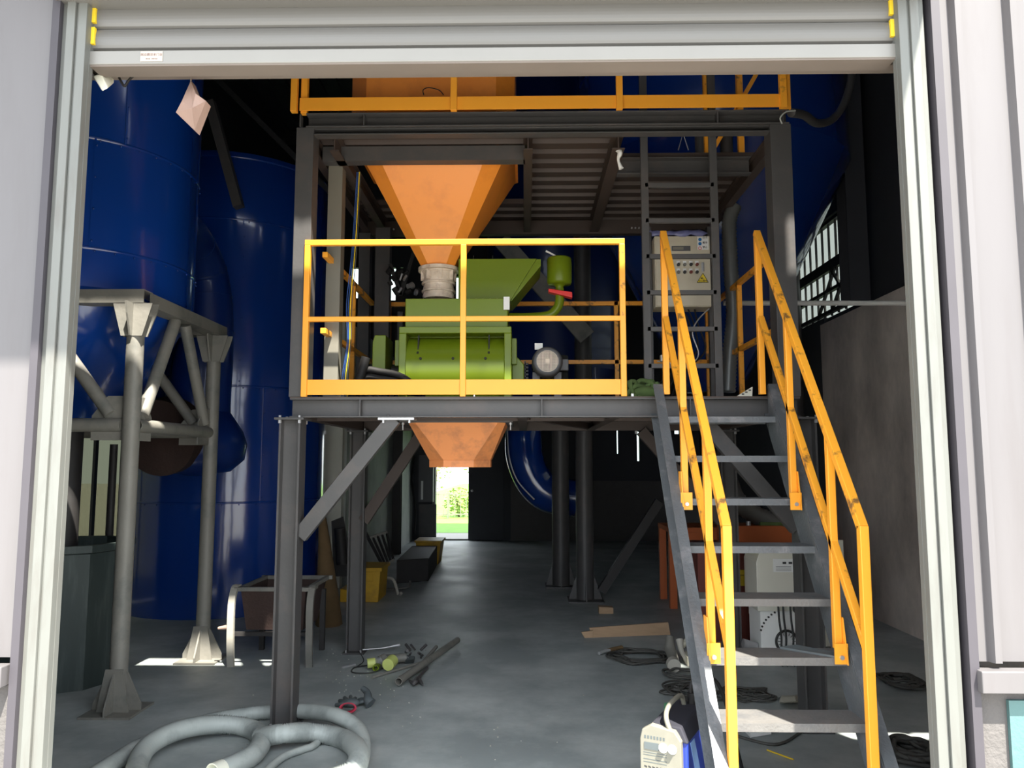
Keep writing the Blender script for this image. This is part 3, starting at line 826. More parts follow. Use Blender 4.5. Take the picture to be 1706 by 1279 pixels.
# ------------------------------------------------------------------ guardrails on the main deck
def boxrail(mb, p, q, w=0.035):
    return mb.bar(p, q, w, w)
gf = thing('front_guardrail', (-0.37, YF, ZK), 'bright orange guardrail along the front edge of the lower deck', 'guardrail')
X0, X1 = P(511, 500, YF).x, P(1037, 500, YF).x
XM = P(772, 500, YF).x
ZG = 2.935
boxrail(MB(), (X0 - 0.0175, YF, ZG - 0.0175), (X1 + 0.0175, YF, ZG - 0.0175)).build('top_rail', m_orail, gf, bev=0.003)
boxrail(MB(), (X0, YF, 2.435), (X1, YF, 2.435), 0.03).build('mid_rail', m_orail, gf, bev=0.003)
for x, m in ((X0, m_orail), (XM, m_orail), (X1, m_orail_w)):
    boxrail(MB(), (x, YF, ZK), (x, YF, ZG - 0.035)).build('post', m, gf, bev=0.003)
MB().box(X0 + 0.018, X1 - 0.018, YF - 0.004, YF + 0.002, ZK + 0.012, ZK + 0.105).build('kick_plate', m_orail, gf, bev=0.001)
def guard(name, label, pts, posts, mat=m_orail_w, zs=(2.9, 2.40)):
    t = thing(name, (pts[0][0], pts[0][1], ZK), label, 'guardrail')
    for a, b in zip(pts, pts[1:]):
        for z, nm in zip(zs, ('top_rail', 'mid_rail')):
            MB().bar((a[0], a[1], z), (b[0], b[1], z), 0.035, 0.035).build(nm, mat, t, bev=0.002)
    for x, y in posts:
        MB().bar((x, y, ZK), (x, y, zs[0] + 0.017), 0.035, 0.035).build('post', mat, t, bev=0.002)
    return t
guard('rear_guardrail', 'dull orange guardrail along the rear edge of the lower deck behind the machine', [(-1.16, YR - 0.18), (1.54, YR - 0.18)], [(-1.16, YR - 0.18), (-0.25, YR - 0.18), (0.77, YR - 0.18), (1.54, YR - 0.18)])
guard('left_guardrail', 'orange guardrail on the left end of the lower deck', [(PX0 + 0.14, YF + 0.2), (PX0 + 0.14, YR - 0.22)], [(PX0 + 0.14, 5.7)])
guard('right_guardrail', 'scuffed orange guardrail on the right end of the lower deck behind the stair', [(PX1 - 0.05, YF + 0.22), (PX1 - 0.05, YR - 0.22)], [(PX1 - 0.05, 5.72)])

# ------------------------------------------------------------------ stair
ts = thing('steel_stair', (1.15, 3.6, 0), 'steep dark steel stair with worn treads climbing to the lower deck', 'staircase')
SL = 1.28
SXL, SXR = 0.822, 1.460
YT = YF - 0.03
def zs(y):                     # top edge line of the stringers
    return 2.0 - SL * (4.6 - y)
yb = 4.6 - 2.0 / SL
for x, sd in ((SXL, 1), (SXR, -1)):
    d = 0.19 / cos(math.atan(SL))
    poly = [(x - 0.004, YT, zs(YT) - 0.02), (x - 0.004, YT, zs(YT) - d), (x - 0.004, yb + d / SL, 0.0), (x - 0.004, yb + 0.02, 0.0)]
    s = MB().prism(poly, (0.008, 0, 0))
    up = Vector((0, -SL, 1)).normalized()
    for off in (0.004, 0.186):
        c0 = Vector((x + sd * -0.0, yb + 0.03, 0.02)) - up * off
        c1 = Vector((x, YT - 0.01, zs(YT - 0.01))) - up * off
        c0 = Vector((x, yb + 0.03, zs(yb + 0.03))) - up * off
        if off > 0.1: c0 = c0 + (c1 - c0).normalized() * 0.16
        s.bar(c0 + Vector((-sd * 0.025, 0, 0)), c1 + Vector((-sd * 0.025, 0, 0)), 0.055, 0.008, up=up)
    s.build('stringer', m_stair, ts)
for k in range(9):
    z = 1.822 - 0.229 * k
    y = 4.50 - 0.179 * k
    if z < 0.05: break
    tr = MB().box(SXL + 0.004, SXR - 0.004, y, y + 0.19, z - 0.004, z)
    tr.box(SXL + 0.004, SXR - 0.004, y, y + 0.005, z - 0.035, z - 0.004).box(SXL + 0.004, SXR - 0.004, y + 0.185, y + 0.19, z - 0.035, z - 0.004)
    tr.build('tread', m_tread if k >= 4 else m_stair, ts)
for x, nm, sd in ((0.845, 'left', 1), (1.415, 'right', -1)):
    xo = x
    hr = thing('stair_handrail', (xo, 3.6, 1.0), 'scuffed orange %s handrail of the steel stair, %s' % (nm, 'nearer the middle of the doorway' if nm == 'left' else 'nearer the right jamb'), 'handrail')
    zr = lambda y: 2.945 - SL * (4.6 - y)
    yl = 3.30
    MB().bar((xo, 4.6 + 0.01, zr(4.6) + 0.01), (xo, yl, zr(yl)), 0.038, 0.038).build('top_rail', m_orail_w, hr, bev=0.003)
    MB().bar((xo, 4.58, zr(4.58) - 0.50), (xo, yl, zr(yl) - 0.50), 0.034, 0.034).build('mid_rail', m_orail_w, hr, bev=0.003)
    MB().bar((xo, 4.6, 1.96), (xo, 4.6, zr(4.6)), 0.036, 0.036).build('post', m_orail, hr, bev=0.003)
    MB().bar((xo, yl, 0.16), (xo, yl, zr(yl) + 0.01), 0.038, 0.038).build('post', m_orail, hr, bev=0.003)
    for y in (4.13, 3.62):
        z0 = zs(y) - 0.03
        po = MB().bar((xo, y, z0), (xo, y, zr(y) - 0.01), 0.034, 0.034).build('post', m_orail, hr, bev=0.003)
        q = MB().prism([(x - sd * 0.018, y + 0.04, z0 + 0.14), (x - sd * 0.018, y - 0.02, z0 + 0.14), (x - sd * 0.018, y - 0.06, z0 - 0.06), (x - sd * 0.018, y + 0.03, z0 - 0.02)], (-sd * 0.006, 0, 0))
        q.box(xo - 0.03, xo + 0.03, y - 0.042, y - 0.037, z0 - 0.06, z0 + 0.03)
        q.build('foot_bracket', m_orail, po)
        MB().cyl((xo, y - 0.042, z0 - 0.03), (xo, y - 0.052, z0 - 0.03), 0.010, n=10).build('bolt', m_bolt, po)
    q = MB().box(xo - 0.03, xo + 0.03, yl - 0.03, yl + 0.03, 0.15, 0.156).build('foot_bracket', m_orail, hr)

# ------------------------------------------------------------------ ladder up through the hole
ld = thing('steel_ladder', (1.02, 5.0, ZK), 'dark grey upright ladder rising through the upper deck in front of the control box', 'ladder')
LX0, LX1 = 0.80, 1.26
for x in (LX0, LX1):
    MB().bar((x, 5.0, ZK), (x, 5.0, 4.7), 0.05, 0.03).build('side_rail', m_steel, ld, bev=0.003)
for k in range(0, 7):
    z = 3.40 - 0.2435 * k
    if ZK + 0.05 < z < 4.65:
        MB().bar((LX0, 5.0, z), (LX1, 5.0, z), 0.03, 0.03).build('rung', m_steel, ld, bev=0.002)

# ------------------------------------------------------------------ control box on its stand
cx0, cx1, cz0, cz1, cy = P(1091, 450, 5.55).x, P(1184, 450, 5.55).x, P(1140, 511, 5.55).z, P(1140, 393, 5.55).z, 5.55
cb = thing('control_box', ((cx0 + cx1) / 2, cy + 0.1, ZK), 'beige electrical control box with buttons and warning stickers behind the ladder', 'control box')
MB().box(cx0, cx1, cy, cy + 0.2, cz0, cz1).build('enclosure', m_panel, cb, bev=0.006)
dr_ = MB().box(cx0 + 0.006, cx1 - 0.004, cy - 0.012, cy - 0.001, cz0 + 0.004, cz1 - 0.004).build('door', m_panel, cb, bev=0.003)
fy = cy - 0.013
def fp(px, py): return P(px, py, fy)
dp_ = MB(); a = fp(1119, 418); b = fp(1150, 410)
dp_.box(a.x, b.x, fy - 0.006, fy + 0.001, a.z, b.z)
dsp = dp_.build('display', m_motor, cb, bev=0.001)
MB().box(a.x + 0.008, a.x + 0.085, fy - 0.008, fy - 0.006, a.z + 0.008, b.z - 0.006).build('display_window', m_weldface, dsp)
cols = (1107.5, 1118.5, 1130, 1140.5, 1151, 1161)
for r, y in enumerate((441, 453.5)):
    for k, px in enumerate(cols):
        c = fp(px, y)
        bt = MB().cyl((c.x, fy, c.z), (c.x, fy - 0.016, c.z), 0.0115, n=14).build('push_button', (m_ink, m_motor, m_ink, m_pipe, m_ink, m_maroon)[(k + r) % 6], cb)
        MB().box(c.x - 0.012, c.x + 0.012, fy - 0.003, fy, c.z + 0.010, c.z + 0.028).build('name_plate', m_paper, bt)
c = fp(1170.5, 445)
MB().box(c.x - 0.011, c.x + 0.011, fy - 0.012, fy, c.z - 0.035, c.z + 0.035).build('handle', m_bolt, cb, bev=0.006)
t0, t1, t2 = fp(1171, 455), fp(1161, 470.5), fp(1180, 470.5)
ws = MB().prism([t0, t1, t2], (0, -0.002, 0)).build('warning_sticker', m_sticker, cb)
fr = MB()
for p, q in ((t0, t1), (t1, t2), (t2, t0)):
    fr.bar(p + Vector((0, -0.003, 0)), q + Vector((0, -0.003, 0)), 0.003, 0.002, up=(0, 1, 0))
m0 = (t0 + t1 + t2) / 3
fr.prism([m0 + Vector((-0.018, -0.0025, 0.006)), m0 + Vector((0.0, -0.0025, 0.018)), m0 + Vector((-0.003, -0.0025, 0.008)), m0 + Vector((0.016, -0.0025, 0.0))], (0, -0.001, 0))
fr.build('sticker_frame', m_ink, ws)
text('sticker_lettering', '当心触电', (m0.x, fy - 0.003, m0.z - 0.012), 0.017, m_ink, ws)
a, b = fp(1162, 416), fp(1180, 394)
ps = MB().box(a.x, b.x, fy - 0.0015, fy, a.z, b.z).build('safety_sticker', m_paper, cb)
sw = MB()
for py in (399, 406):
    c = fp(1166, py)
    sw.cyl((c.x, fy - 0.0015, c.z), (c.x, fy - 0.003, c.z), 0.0125, n=20)
sw.build('sticker_mark', m_bluest, ps)
c = fp(1166, 413.5)
rg = MB()
rg.tube([(c.x + 0.011 * cos(t * pi / 10), fy - 0.003, c.z + 0.011 * sin(t * pi / 10)) for t in range(20)], 0.0018, 6, closed=True)
rg.build('sticker_mark', m_red, ps)
for py, s in ((396, '必须'), (404.5, '戴手'), (412, '禁止')):
    c = fp(1174.5, py)
    text('sticker_lettering', s, (c.x, fy - 0.002, c.z), 0.018, m_ink, ps)
st_ = MB()
for x in (cx0 - 0.03, cx1 + 0.03):
    st_.bar((x, cy + 0.12, ZK), (x, cy + 0.12, cz1 + 0.1), 0.05, 0.05)
st_.bar((cx0 - 0.03, cy + 0.22, cz0 + 0.1), (cx1 + 0.03, cy + 0.22, cz0 + 0.1), 0.03, 0.05)
st_.build('stand', m_steel, cb)
ov = MB()
top = []
random.seed(3)
nx = 10
vs = []
for j, (yy, zz) in enumerate(((cy - 0.02, -0.02), (cy - 0.015, 0.03), (cy + 0.06, 0.06), (cy + 0.16, 0.05), (cy + 0.21, 0.0))):
    for i in range(nx + 1):
        x = cx0 - 0.02 + (cx1 - cx0 + 0.0) * i / nx
        vs.append((x, yy, cz1 + zz + random.uniform(-0.012, 0.012) + (0.0 if j else 0.02)))
ov.add(vs, [[j * (nx + 1) + i, j * (nx + 1) + i + 1, (j + 1) * (nx + 1) + i + 1, (j + 1) * (nx + 1) + i] for j in range(4) for i in range(nx)], True)
ovo = tag(ov.build('plastic_film', m_tarp), 'crumpled bluish plastic film lying over the top of the control box', 'plastic film')
sol = ovo.modifiers.new('thick', 'SOLIDIFY'); sol.thickness = 0.003
cbx = (cx0 + cx1) / 2
cab = MB()
for k in range(4):
    cab.tube(cr([(cbx + 0.1 - 0.05 * k, cy + 0.1, cz0 + 0.01), (cbx + 0.12 - 0.03 * k, cy + 0.08, cz0 - 0.12), (cbx + 0.16 - 0.06 * k, cy + 0.05, cz0 - 0.32), (cbx + 0.0 - 0.04 * k, cy + 0.1, cz0 - 0.48), (cbx - 0.1 - 0.05 * k, cy + 0.15, ZK + 0.02)]), 0.006, 6)
cab.build('cables', m_black, cb)
MB().tube(cr([(cbx + 0.19, cy + 0.02, cz0 - 0.01), (cbx + 0.10, cy, cz0 - 0.1), (cbx + 0.06, cy, cz0 - 0.2), (cbx + 0.1, cy, cz0 - 0.35), (cbx + 0.02, cy, cz0 - 0.42), (cbx - 0.2, cy, cz0 - 0.40)]), 0.005, 6).build('cables', m_bolt, cb)
tag(MB().box(*[P(1100, 595, 5.5).x, P(1110, 595, 5.5).x], 5.47, 5.52, P(1100, 602, 5.5).z, P(1100, 592, 5.5).z).build('air_valve', m_white), 'small white valve block hanging on cables below the control box', 'valve')

# ------------------------------------------------------------------ orange feed hopper
hc_ = Vector((-0.635, 5.53, 0))
hop = thing('feed_hopper', (hc_.x, hc_.y, 2.98), 'large bright orange feed hopper hanging through the upper deck', 'hopper')
def octo(hw, ch, z, c=hc_):
    k = [(-hw + ch, -hw), (hw - ch, -hw), (hw, -hw + ch), (hw, hw - ch), (hw - ch, hw), (-hw + ch, hw), (-hw, hw - ch), (-hw, -hw + ch)]
    return [Vector((c.x + a, c.y + b, z)) for a, b in k]
MB().hexa(octo(0.118, 0.055, 2.97), octo(0.565, 0.125, 3.80)).build('cone', m_hop, hop)
MB().hexa(octo(0.565, 0.125, 3.802), octo(0.565, 0.125, 4.75)).build('upper_box', m_hop, hop)
MB().hexa(octo(0.58, 0.13, 3.793), octo(0.58, 0.13, 3.80)).build('rim', m_hop, hop)
MB().tube(cr([P(706, 158, 4.96), P(705, 150, 4.95), P(714, 146, 4.95), P(731, 150, 4.95), P(739, 158, 4.96)]), 0.003, 6).build('wire', m_ink, hop)
MB().cyl((hc_.x, hc_.y, 2.95), (hc_.x, hc_.y, 2.975), 0.15, n=32).build('outlet_ring', m_galv, hop)
sl_ = thing('flexible_sleeve', (hc_.x, hc_.y, 2.74), 'dusty translucent sleeve joining the orange hopper to the green machine', 'sleeve')
MB().lathe((hc_.x, hc_.y, 0), [(0.108, 2.95), (0.115, 2.93), (0.109, 2.9), (0.118, 2.87), (0.107, 2.85), (0.114, 2.82), (0.108, 2.79), (0.118, 2.765), (0.112, 2.745)], 32).build('sleeve', m_galv, sl_)
for z in (2.945, 2.86, 2.80):
    MB().lathe((hc_.x, hc_.y, z), [(0.112, -0.008), (0.124, -0.006), (0.124, 0.006), (0.112, 0.008)], 32).build('clamp_band', m_galv, sl_)
for k in range(8):
    a = k * pi / 4 + 0.2
    cl = MB().box(hc_.x + 0.118 * cos(a) - 0.012, hc_.x + 0.118 * cos(a) + 0.012, hc_.y + 0.118 * sin(a) - 0.006, hc_.y + 0.118 * sin(a) + 0.006, 2.88, 2.955)
    cl.build('clip', m_galv, sl_)

# ------------------------------------------------------------------ green mixer with its motor, intake and filter
mx = thing('green_mixer', (-0.5, 5.5, ZK), 'apple green horizontal mixing machine standing on the lower deck behind the front guardrail', 'machine')
bx0, bx1 = P(675, 520, 5.22).x, P(846, 520, 5.22).x
MB().box(bx0, bx1, 5.22, 5.85, 2.46, 2.685).build('upper_box', m_green, mx, bev=0.006)
b0, b1 = P(664, 600, 5.14).x, P(852, 600, 5.14).x
zt = P(700, 544, 5.14).z
fr = MB().box(b0, b1, 5.14, 5.9, zt - 0.045, zt)
fr.box(b0, b0 + 0.05, 5.14, 5.9, ZK + 0.003, zt - 0.045).box(b1 - 0.05, b1, 5.14, 5.9, ZK + 0.003, zt - 0.045)
fr.build('frame', m_green, mx, bev=0.005)
yc, zb = 5.36, 2.20
MB().cyl((b0 + 0.05, yc, zb), (b1 - 0.05, yc, zb), 0.232, n=64).build('barrel', m_green, mx)
MB().box(b0 + 0.05, b1 - 0.05, 5.30, 5.36, 2.3, zt - 0.045).build('back_panel', m_green, mx)
for px in (698, 815):
    x = P(px, 560, 5.2).x
    MB().bar((x, 5.17, 2.29), (x, 5.20, 2.42), 0.008, 0.03).bar((x, 5.15, 2.285), (x, 5.17, 2.31), 0.014, 0.02).build('hinge_bar', m_dark, mx)
for px in (704, 757, 810):
    x = P(px, 587, 5.23).x
    MB().cyl((x, 5.145, 2.25), (x, 5.125, 2.255), 0.009, n=10).build('bolt', m_dark, mx)
gx0, gx1 = P(620, 600, 5.3).x, b0
zg0, zg1 = ZK + 0.12, P(630, 558, 5.3).z
xg = P(642, 600, 5.3).x
MB().prism([(gx0, 5.3, zg0), (gx1, 5.3, zg0 - 0.03), (gx1, 5.3, 2.19), (xg, 5.3, 2.19), (xg, 5.3, zg1), (gx0 + 0.015, 5.3, zg1), (gx0, 5.3, zg1 - 0.05)], (0, 0.3, 0)).build('gear_case', m_green, mx, bev=0.005)
MB().box(b0 - 0.045, b0 - 0.0, 5.25, 5.4, 2.22, 2.40).build('bearing_plate', m_green, mx, bev=0.003)
MB().cyl((b0 - 0.09, 5.4, 2.2), (b0 - 0.02, 5.4, 2.2), 0.035).build('bearing', m_dark, mx)
MB().box(b1, b1 + 0.035, 5.25, 5.4, 2.23, 2.41).build('bearing_plate', m_green, mx, bev=0.003)
xe0, xe1 = b1, P(873, 600, 5.3).x
MB().prism([(xe0, 5.3, 2.06), (xe1, 5.3, 2.06), (xe1, 5.3, 2.235), (xe1 - 0.04, 5.3, 2.28), (xe0, 5.3, 2.31)], (0, 0.3, 0)).build('end_case', m_green, mx, bev=0.006)
ch = MB()
for k in range(9):
    ch.box(xe1 + 0.005, xe1 + 0.03, 5.32, 5.36, 2.04 + 0.024 * k, 2.05 + 0.024 * k + 0.004)
ch.box(xe1 + 0.002, xe1 + 0.012, 5.32, 5.5, 2.03, 2.26)
ch.build('drive_chain', m_ink, mx)
# skid under the machine
MB().box(b0 + 0.0, b0 + 0.06, 5.2, 5.9, ZK, ZK + 0.03).box(b1 - 0.06, b1, 5.2, 5.9, ZK, ZK + 0.03).build('skid', m_dark, mx)
MB().box(P(839, 500, 5.2).x, P(849, 500, 5.2).x, 5.195, 5.215, 2.60, 2.69).build('label_plate', m_paper, mx)
# intake hopper
ix0, ix1 = P(764, 432, 5.4).x, P(901, 432, 5.4).x
ixb = P(848, 496, 5.4).x
it, ib = P(800, 431, 5.4).z, 2.69
MB().hexa([(ix0, 5.4, ib), (ixb, 5.4, ib), (ixb, 5.72, ib), (ix0, 5.72, ib)], [(ix0, 5.4, it), (ix1 - 0.03, 5.4, it), (ix1 - 0.03, 5.8, it), (ix0, 5.8, it)]).build('intake_hopper', m_green, mx, bev=0.003)
MB().prism([(ix1 - 0.03, 5.42, it), (ix1, 5.42, it), (ix1, 5.42, it - 0.05), (ixb + 0.02, 5.42, ib + 0.02), (ixb, 5.42, ib + 0.02)], (0, 0.36, 0)).build('hopper_flange', m_green, mx)
sw = MB()
for k in range(6):
    sw.cyl((ix0 + 0.08 + 0.05 * k, 5.37, ib + 0.0), (ix0 + 0.08 + 0.05 * k, 5.37, ib + 0.025), 0.010, n=8)
sw.build('bolt', m_galv, mx)
MB().cyl((ix0 + 0.1, 5.5, it), (ix0 + 0.1, 5.5, it + 0.05), 0.004).cyl((ix0 + 0.24, 5.5, it), (ix0 + 0.24, 5.5, it + 0.05), 0.004).build('rod', m_ink, mx)
# filter can on a bent pipe
fx, fyy = P(932, 450, 5.6).x, 5.6
fz0, fz1 = P(932, 474, 5.6).z, P(932, 430, 5.6).z
fc = MB().lathe((fx, fyy, 0), [(0.02, fz1), (0.085, fz1), (0.092, fz1 - 0.01), (0.092, fz0 + 0.02), (0.085, fz0), (0.05, fz0), (0.03, fz0 - 0.015), (0.03, fz0 - 0.05)], 32).build('filter_can', m_green, mx)
MB().bar((fx - 0.1, fyy, fz1 + 0.055), (fx - 0.03, fyy, fz1 + 0.018), 0.008, 0.012).bar((fx - 0.03, fyy, fz1 + 0.014), (fx + 0.04, fyy, fz1 + 0.005), 0.01, 0.01).build('filter_latch', m_paper, fc)
vz = P(932, 489, 5.55).z
MB().hexa([(fx - 0.085, 5.53, vz + 0.012), (fx + 0.09, 5.53, vz - 0.035), (fx + 0.09, 5.60, vz - 0.035), (fx - 0.085, 5.60, vz + 0.012)], [(fx - 0.085, 5.53, vz + 0.035), (fx + 0.09, 5.53, vz + 0.008), (fx + 0.09, 5.60, vz + 0.008), (fx - 0.085, 5.60, vz + 0.035)]).build('valve_lever', m_red, mx, bev=0.004)
MB().tube(cr([(fx, 5.6, fz0 - 0.03), (fx, 5.6, vz - 0.04), (fx - 0.02, 5.6, vz - 0.10), (fx - 0.08, 5.6, vz - 0.15), (fx - 0.2, 5.6, vz - 0.165), (b1 - 0.05, 5.6, vz - 0.165)]), 0.034, 16).build('bent_pipe', m_green, mx)
# electric motor, fan end to the front
mo = Vector((P(912, 602, 5.2).x, 5.2, P(912, 602, 5.2).z))
mt = thing('electric_motor', (mo.x, 5.35, ZK), 'grey electric motor with a round fan grille right of the green machine', 'motor')
MB().cyl((mo.x, 5.25, mo.z), (mo.x, 5.6, mo.z), 0.094, n=32).build('housing', m_motor, mt)
fn = MB()
for k in range(28):
    a = 2 * pi * k / 28
    d = Vector((cos(a), 0, sin(a)))
    fn.bar(Vector((mo.x, 5.3, mo.z)) + d * 0.098, Vector((mo.x, 5.56, mo.z)) + d * 0.098, 0.004, 0.014, up=d)
fn.build('cooling_fins', m_motor, mt)
MB().lathe((mo.x, 0, mo.z), [(0.103, 5.30), (0.103, 5.22), (0.097, 5.19), (0.085, 5.18), (0.075, 5.18)], 40, axis='y').build('fan_cowl', m_motor, mt)
MB().lathe((mo.x, 0, mo.z), [(0.104, 5.24), (0.106, 5.235), (0.104, 5.23)], 40, axis='y').build('cowl_band', m_motor, mt)
MB().cyl((mo.x, 5.2, mo.z), (mo.x, 5.21, mo.z), 0.078, n=32).build('dark_inside', m_black, mt)
gr = MB()
for k in range(-8, 9):
    o = k * 0.0088
    h = sqrt(max(0, 0.077 ** 2 - o * o))
    gr.bar((mo.x + o, 5.183, mo.z - h), (mo.x + o, 5.183, mo.z + h), 0.0035, 0.003)
    gr.bar((mo.x - h, 5.183, mo.z + o), (mo.x + h, 5.183, mo.z + o), 0.0035, 0.003)
gr.box(mo.x - 0.014, mo.x + 0.014, 5.178, 5.186, mo.z - 0.014, mo.z + 0.014)
gr.build('fan_grille', m_galv, mt)
MB().box(mo.x + 0.09, mo.x + 0.15, 5.30, 5.42, mo.z - 0.05, mo.z + 0.03).build('terminal_box', m_motor, mt, bev=0.006)
MB().box(mo.x - 0.085, mo.x - 0.03, 5.285, 5.295, mo.z + 0.095, mo.z + 0.14).build('tag', m_paper, mt)
MB().box(mo.x - 0.1, mo.x - 0.05, 5.32, 5.55, ZK, mo.z - 0.06).box(mo.x + 0.05, mo.x + 0.1, 5.32, 5.55, ZK, mo.z - 0.06).build('foot', m_motor, mt)
# discharge hopper under the deck
dh = thing('discharge_hopper', (-0.5, 5.4, 1.53), 'dusty orange discharge hopper hanging under the lower deck', 'hopper')
d0, d1 = P(679, 703, 5.13).x, P(842, 703, 5.13).x
e0, e1 = P(712, 766, 5.28).x, P(816, 766, 5.28).x
z0 = P(760, 766, 5.28).z; z1 = 1.822
def oc(x0, x1, y0, y1, c, z):
    return [Vector(p) for p in ((x0 + c, y0, z), (x1 - c, y0, z), (x1, y0 + c, z), (x1, y1 - c, z), (x1 - c, y1, z), (x0 + c, y1, z), (x0, y1 - c, z), (x0, y0 + c, z))]
MB().hexa(oc(e0, e1, 5.28, 5.28 + e1 - e0, 0.11, z0), oc(d0, d1, 5.13, 5.13 + d1 - d0, 0.05, z1)).build('cone', m_hoplow, dh)
MB().hexa(oc(e0, e1, 5.28, 5.28 + e1 - e0, 0.11, z0 - 0.05), oc(e0, e1, 5.28, 5.28 + e1 - e0, 0.11, z0)).build('collar', m_hoplow, dh, bev=0.003)
MB().box(d0 - 0.05, d1 + 0.05, 5.10, 5.16 + d1 - d0, z1, z1 + 0.007).build('flange', m_steel, dh)
bo = MB()
for x in (d0 - 0.03, d1 + 0.035):
    bo.cyl((x, 5.12, z1 - 0.05), (x, 5.12, z1 + 0.03), 0.005, n=6).cyl((x, 5.12, z1 - 0.015), (x, 5.12, z1 - 0.002), 0.011, n=6)
bo.build('bolt', m_bolt, dh)
# black hoses on the deck left of the machine
hz = MB()
for k in range(4):
    hz.tube(cr([(-1.08 + 0.03 * k, 5.02 + 0.03 * k, 1.98), (-1.06, 5.0 + 0.02 * k, 2.15 - 0.04 * k), (-0.95, 5.0 + 0.02 * k, 2.15 - 0.04 * k), (-0.80, 4.98 + 0.02 * k, 2.11 - 0.03 * k), (-0.66, 4.98 + 0.02 * k, 2.0)]), 0.022, 8)
hz.tube(cr([(-1.13, 4.98, 1.975), (-1.08, 4.96, 2.1), (-1.04, 4.96, 2.24)]), 0.03, 8)
tag(hz.build('black_hoses', m_black), 'bundle of black rubber hoses lying on the deck left of the green machine', 'hoses')
# dark valve cluster behind the sleeve
vc = thing('pneumatic_valve_cluster', (-0.95, 6.0, 2.7), 'dark cluster of pneumatic fittings left of the hopper sleeve', 'valve cluster')
random.seed(5)
v1, v2 = MB(), MB()
for k in range(16):
    c = P(random.uniform(652, 698), random.uniform(445, 490), 6.0)
    (v1 if k % 3 else v2).cyl(c, c + Vector((random.uniform(-.05, .05), random.uniform(-.03, .03), random.uniform(-.05, .05))), random.uniform(0.008, 0.03), n=10)
v1.bar(P(650, 440, 6.02), P(668, 492, 6.02), 0.03, 0.03).bar(P(690, 420, 6.02), P(668, 492, 6.02), 0.03, 0.03)
v1.build('body', m_black, vc); v2.build('fitting', m_bolt, vc)
MB().bar((P(668, 480, 6.02).x, 6.02, ZK), (P(668, 480, 6.02).x, 6.02, 2.75), 0.04, 0.04).build('stand', m_dark, vc)
# cream cable column and dark post at the left end
tag(MB().channel((-1.285, 5.07, ZK), (-1.285, 5.07, 3.56), 0.095, 0.10, 0.006, up=(0, -1, 0)).build('cream_column', m_tray), 'cream cable tray column standing on the deck at the left end', 'column')
cbl = thing('cable_bundle', (-1.16, 5.0, 2.0), 'blue and yellow cables hanging beside the cream column', 'cables')
for k, m in enumerate((m_bluecable, m_bluecable, m_yel, m_cable)):
    MB().tube(cr([(-1.13 + 0.008 * k, 4.98, 3.5), (-1.15 + 0.01 * k, 4.98, 3.0), (-1.18 + 0.012 * k, 4.98, 2.6), (-1.17 + 0.008 * k, 4.98, 2.35), (-1.20 + 0.012 * k, 4.98, 2.1), (-1.2 + 0.02 * k, 5.0, 1.97)]), 0.0028, 6).build('cable', m, cbl)
tag(MB().box(-1.24, -1.12, 6.2, 6.3, ZK, 3.5).build('dark_post', m_steel), 'dark square post standing on the deck behind the cream column', 'post')
# corrugated grey duct by the right end of the deck
cg = resample(cr([P(1224, 342, 5.95), P(1215, 370, 5.95), P(1217, 440, 5.95), P(1222, 520, 5.95), P(1216, 590, 5.95), P(1213, 655, 5.95)], 10), 0.015)
tag(MB().tube(cg, 0.05, 16, rad=lambda t, i: 0.056 + (0.004 if i % 2 else -0.004)).build('corrugated_duct', m_hosedk), 'grey corrugated flexible duct hanging down right of the ladder', 'duct')
# big grey duct sagging under the deck behind the stair
cg = resample(cr([P(1165, 800, 7.6), P(1178, 830, 7.5), P(1210, 800, 7.5), P(1225, 830, 7.2), P(1260, 858, 7.2), P(1320, 880, 7.2)], 10), 0.02)
tag(MB().tube(cg, 0.09, 16, rad=lambda t, i: 0.085 + (0.005 if i % 2 else -0.005)).build('corrugated_duct', m_hosedk), 'thick grey flexible duct sagging below the deck behind the stair', 'duct')
wp = MB().cyl((P(1190, 505, 7.0).x, 6.68, P(1190, 505, 6.68).z), (WXR + 0.02, 6.68, P(1440, 505, 6.68).z), 0.022)
tag(wp.build('white_pipe', m_white), 'thin white pipe running level from the ladder to the right wall', 'pipe')
# netting, bracket, cloth and wires
random.seed(11)
gn = MB()
for k in range(16):
    c = P(random.uniform(1050, 1092), 640, 4.9 + random.uniform(-0.06, 0.1))
    gn.tube(cr([(c.x + random.uniform(-.07, .07), c.y, ZK + 0.012), (c.x + random.uniform(-.06, .06), c.y, ZK + random.uniform(0.05, 0.12)), (c.x + random.uniform(-.07, .07), c.y + 0.03, ZK + random.uniform(0.03, 0.12)), (c.x + random.uniform(-.09, .09), c.y, ZK + 0.012)]), 0.016, 7)
gn.ball((P(1072, 640, 4.9).x, 4.92, ZK + 0.045), 0.05, sc=(2.0, 1.2, 0.9))
tag(gn.build('green_net_heap', m_greennet), 'crumpled heap of green netting on the deck edge left of the stair', 'netting')
pb = MB()
a0, a1, a2 = P(1228, 656, 4.7), P(1253, 640, 4.75), P(1253, 656, 4.7)
pb.prism([(a0.x, 4.70, ZK + 0.003), (a2.x, 4.70, ZK + 0.003), (a1.x, 4.74, ZK + 0.065)], (0, 0.03, 0))
pbo = thing('perforated_bracket', (a0.x, 4.7, ZK), 'small cream perforated bracket lying on the deck right of the stair top', 'bracket')
pb.build('bracket', m_cream, pbo)
pt = MB()
for k in range(3):
    p = a0.lerp(a1, 0.35 + 0.2 * k)
    pt.box(p.x - 0.01, p.x + 0.004, 4.695, 4.7, ZK + 0.012 + 0.012 * k, ZK + 0.020 + 0.012 * k)
pt.build('slot', m_ink, pbo)
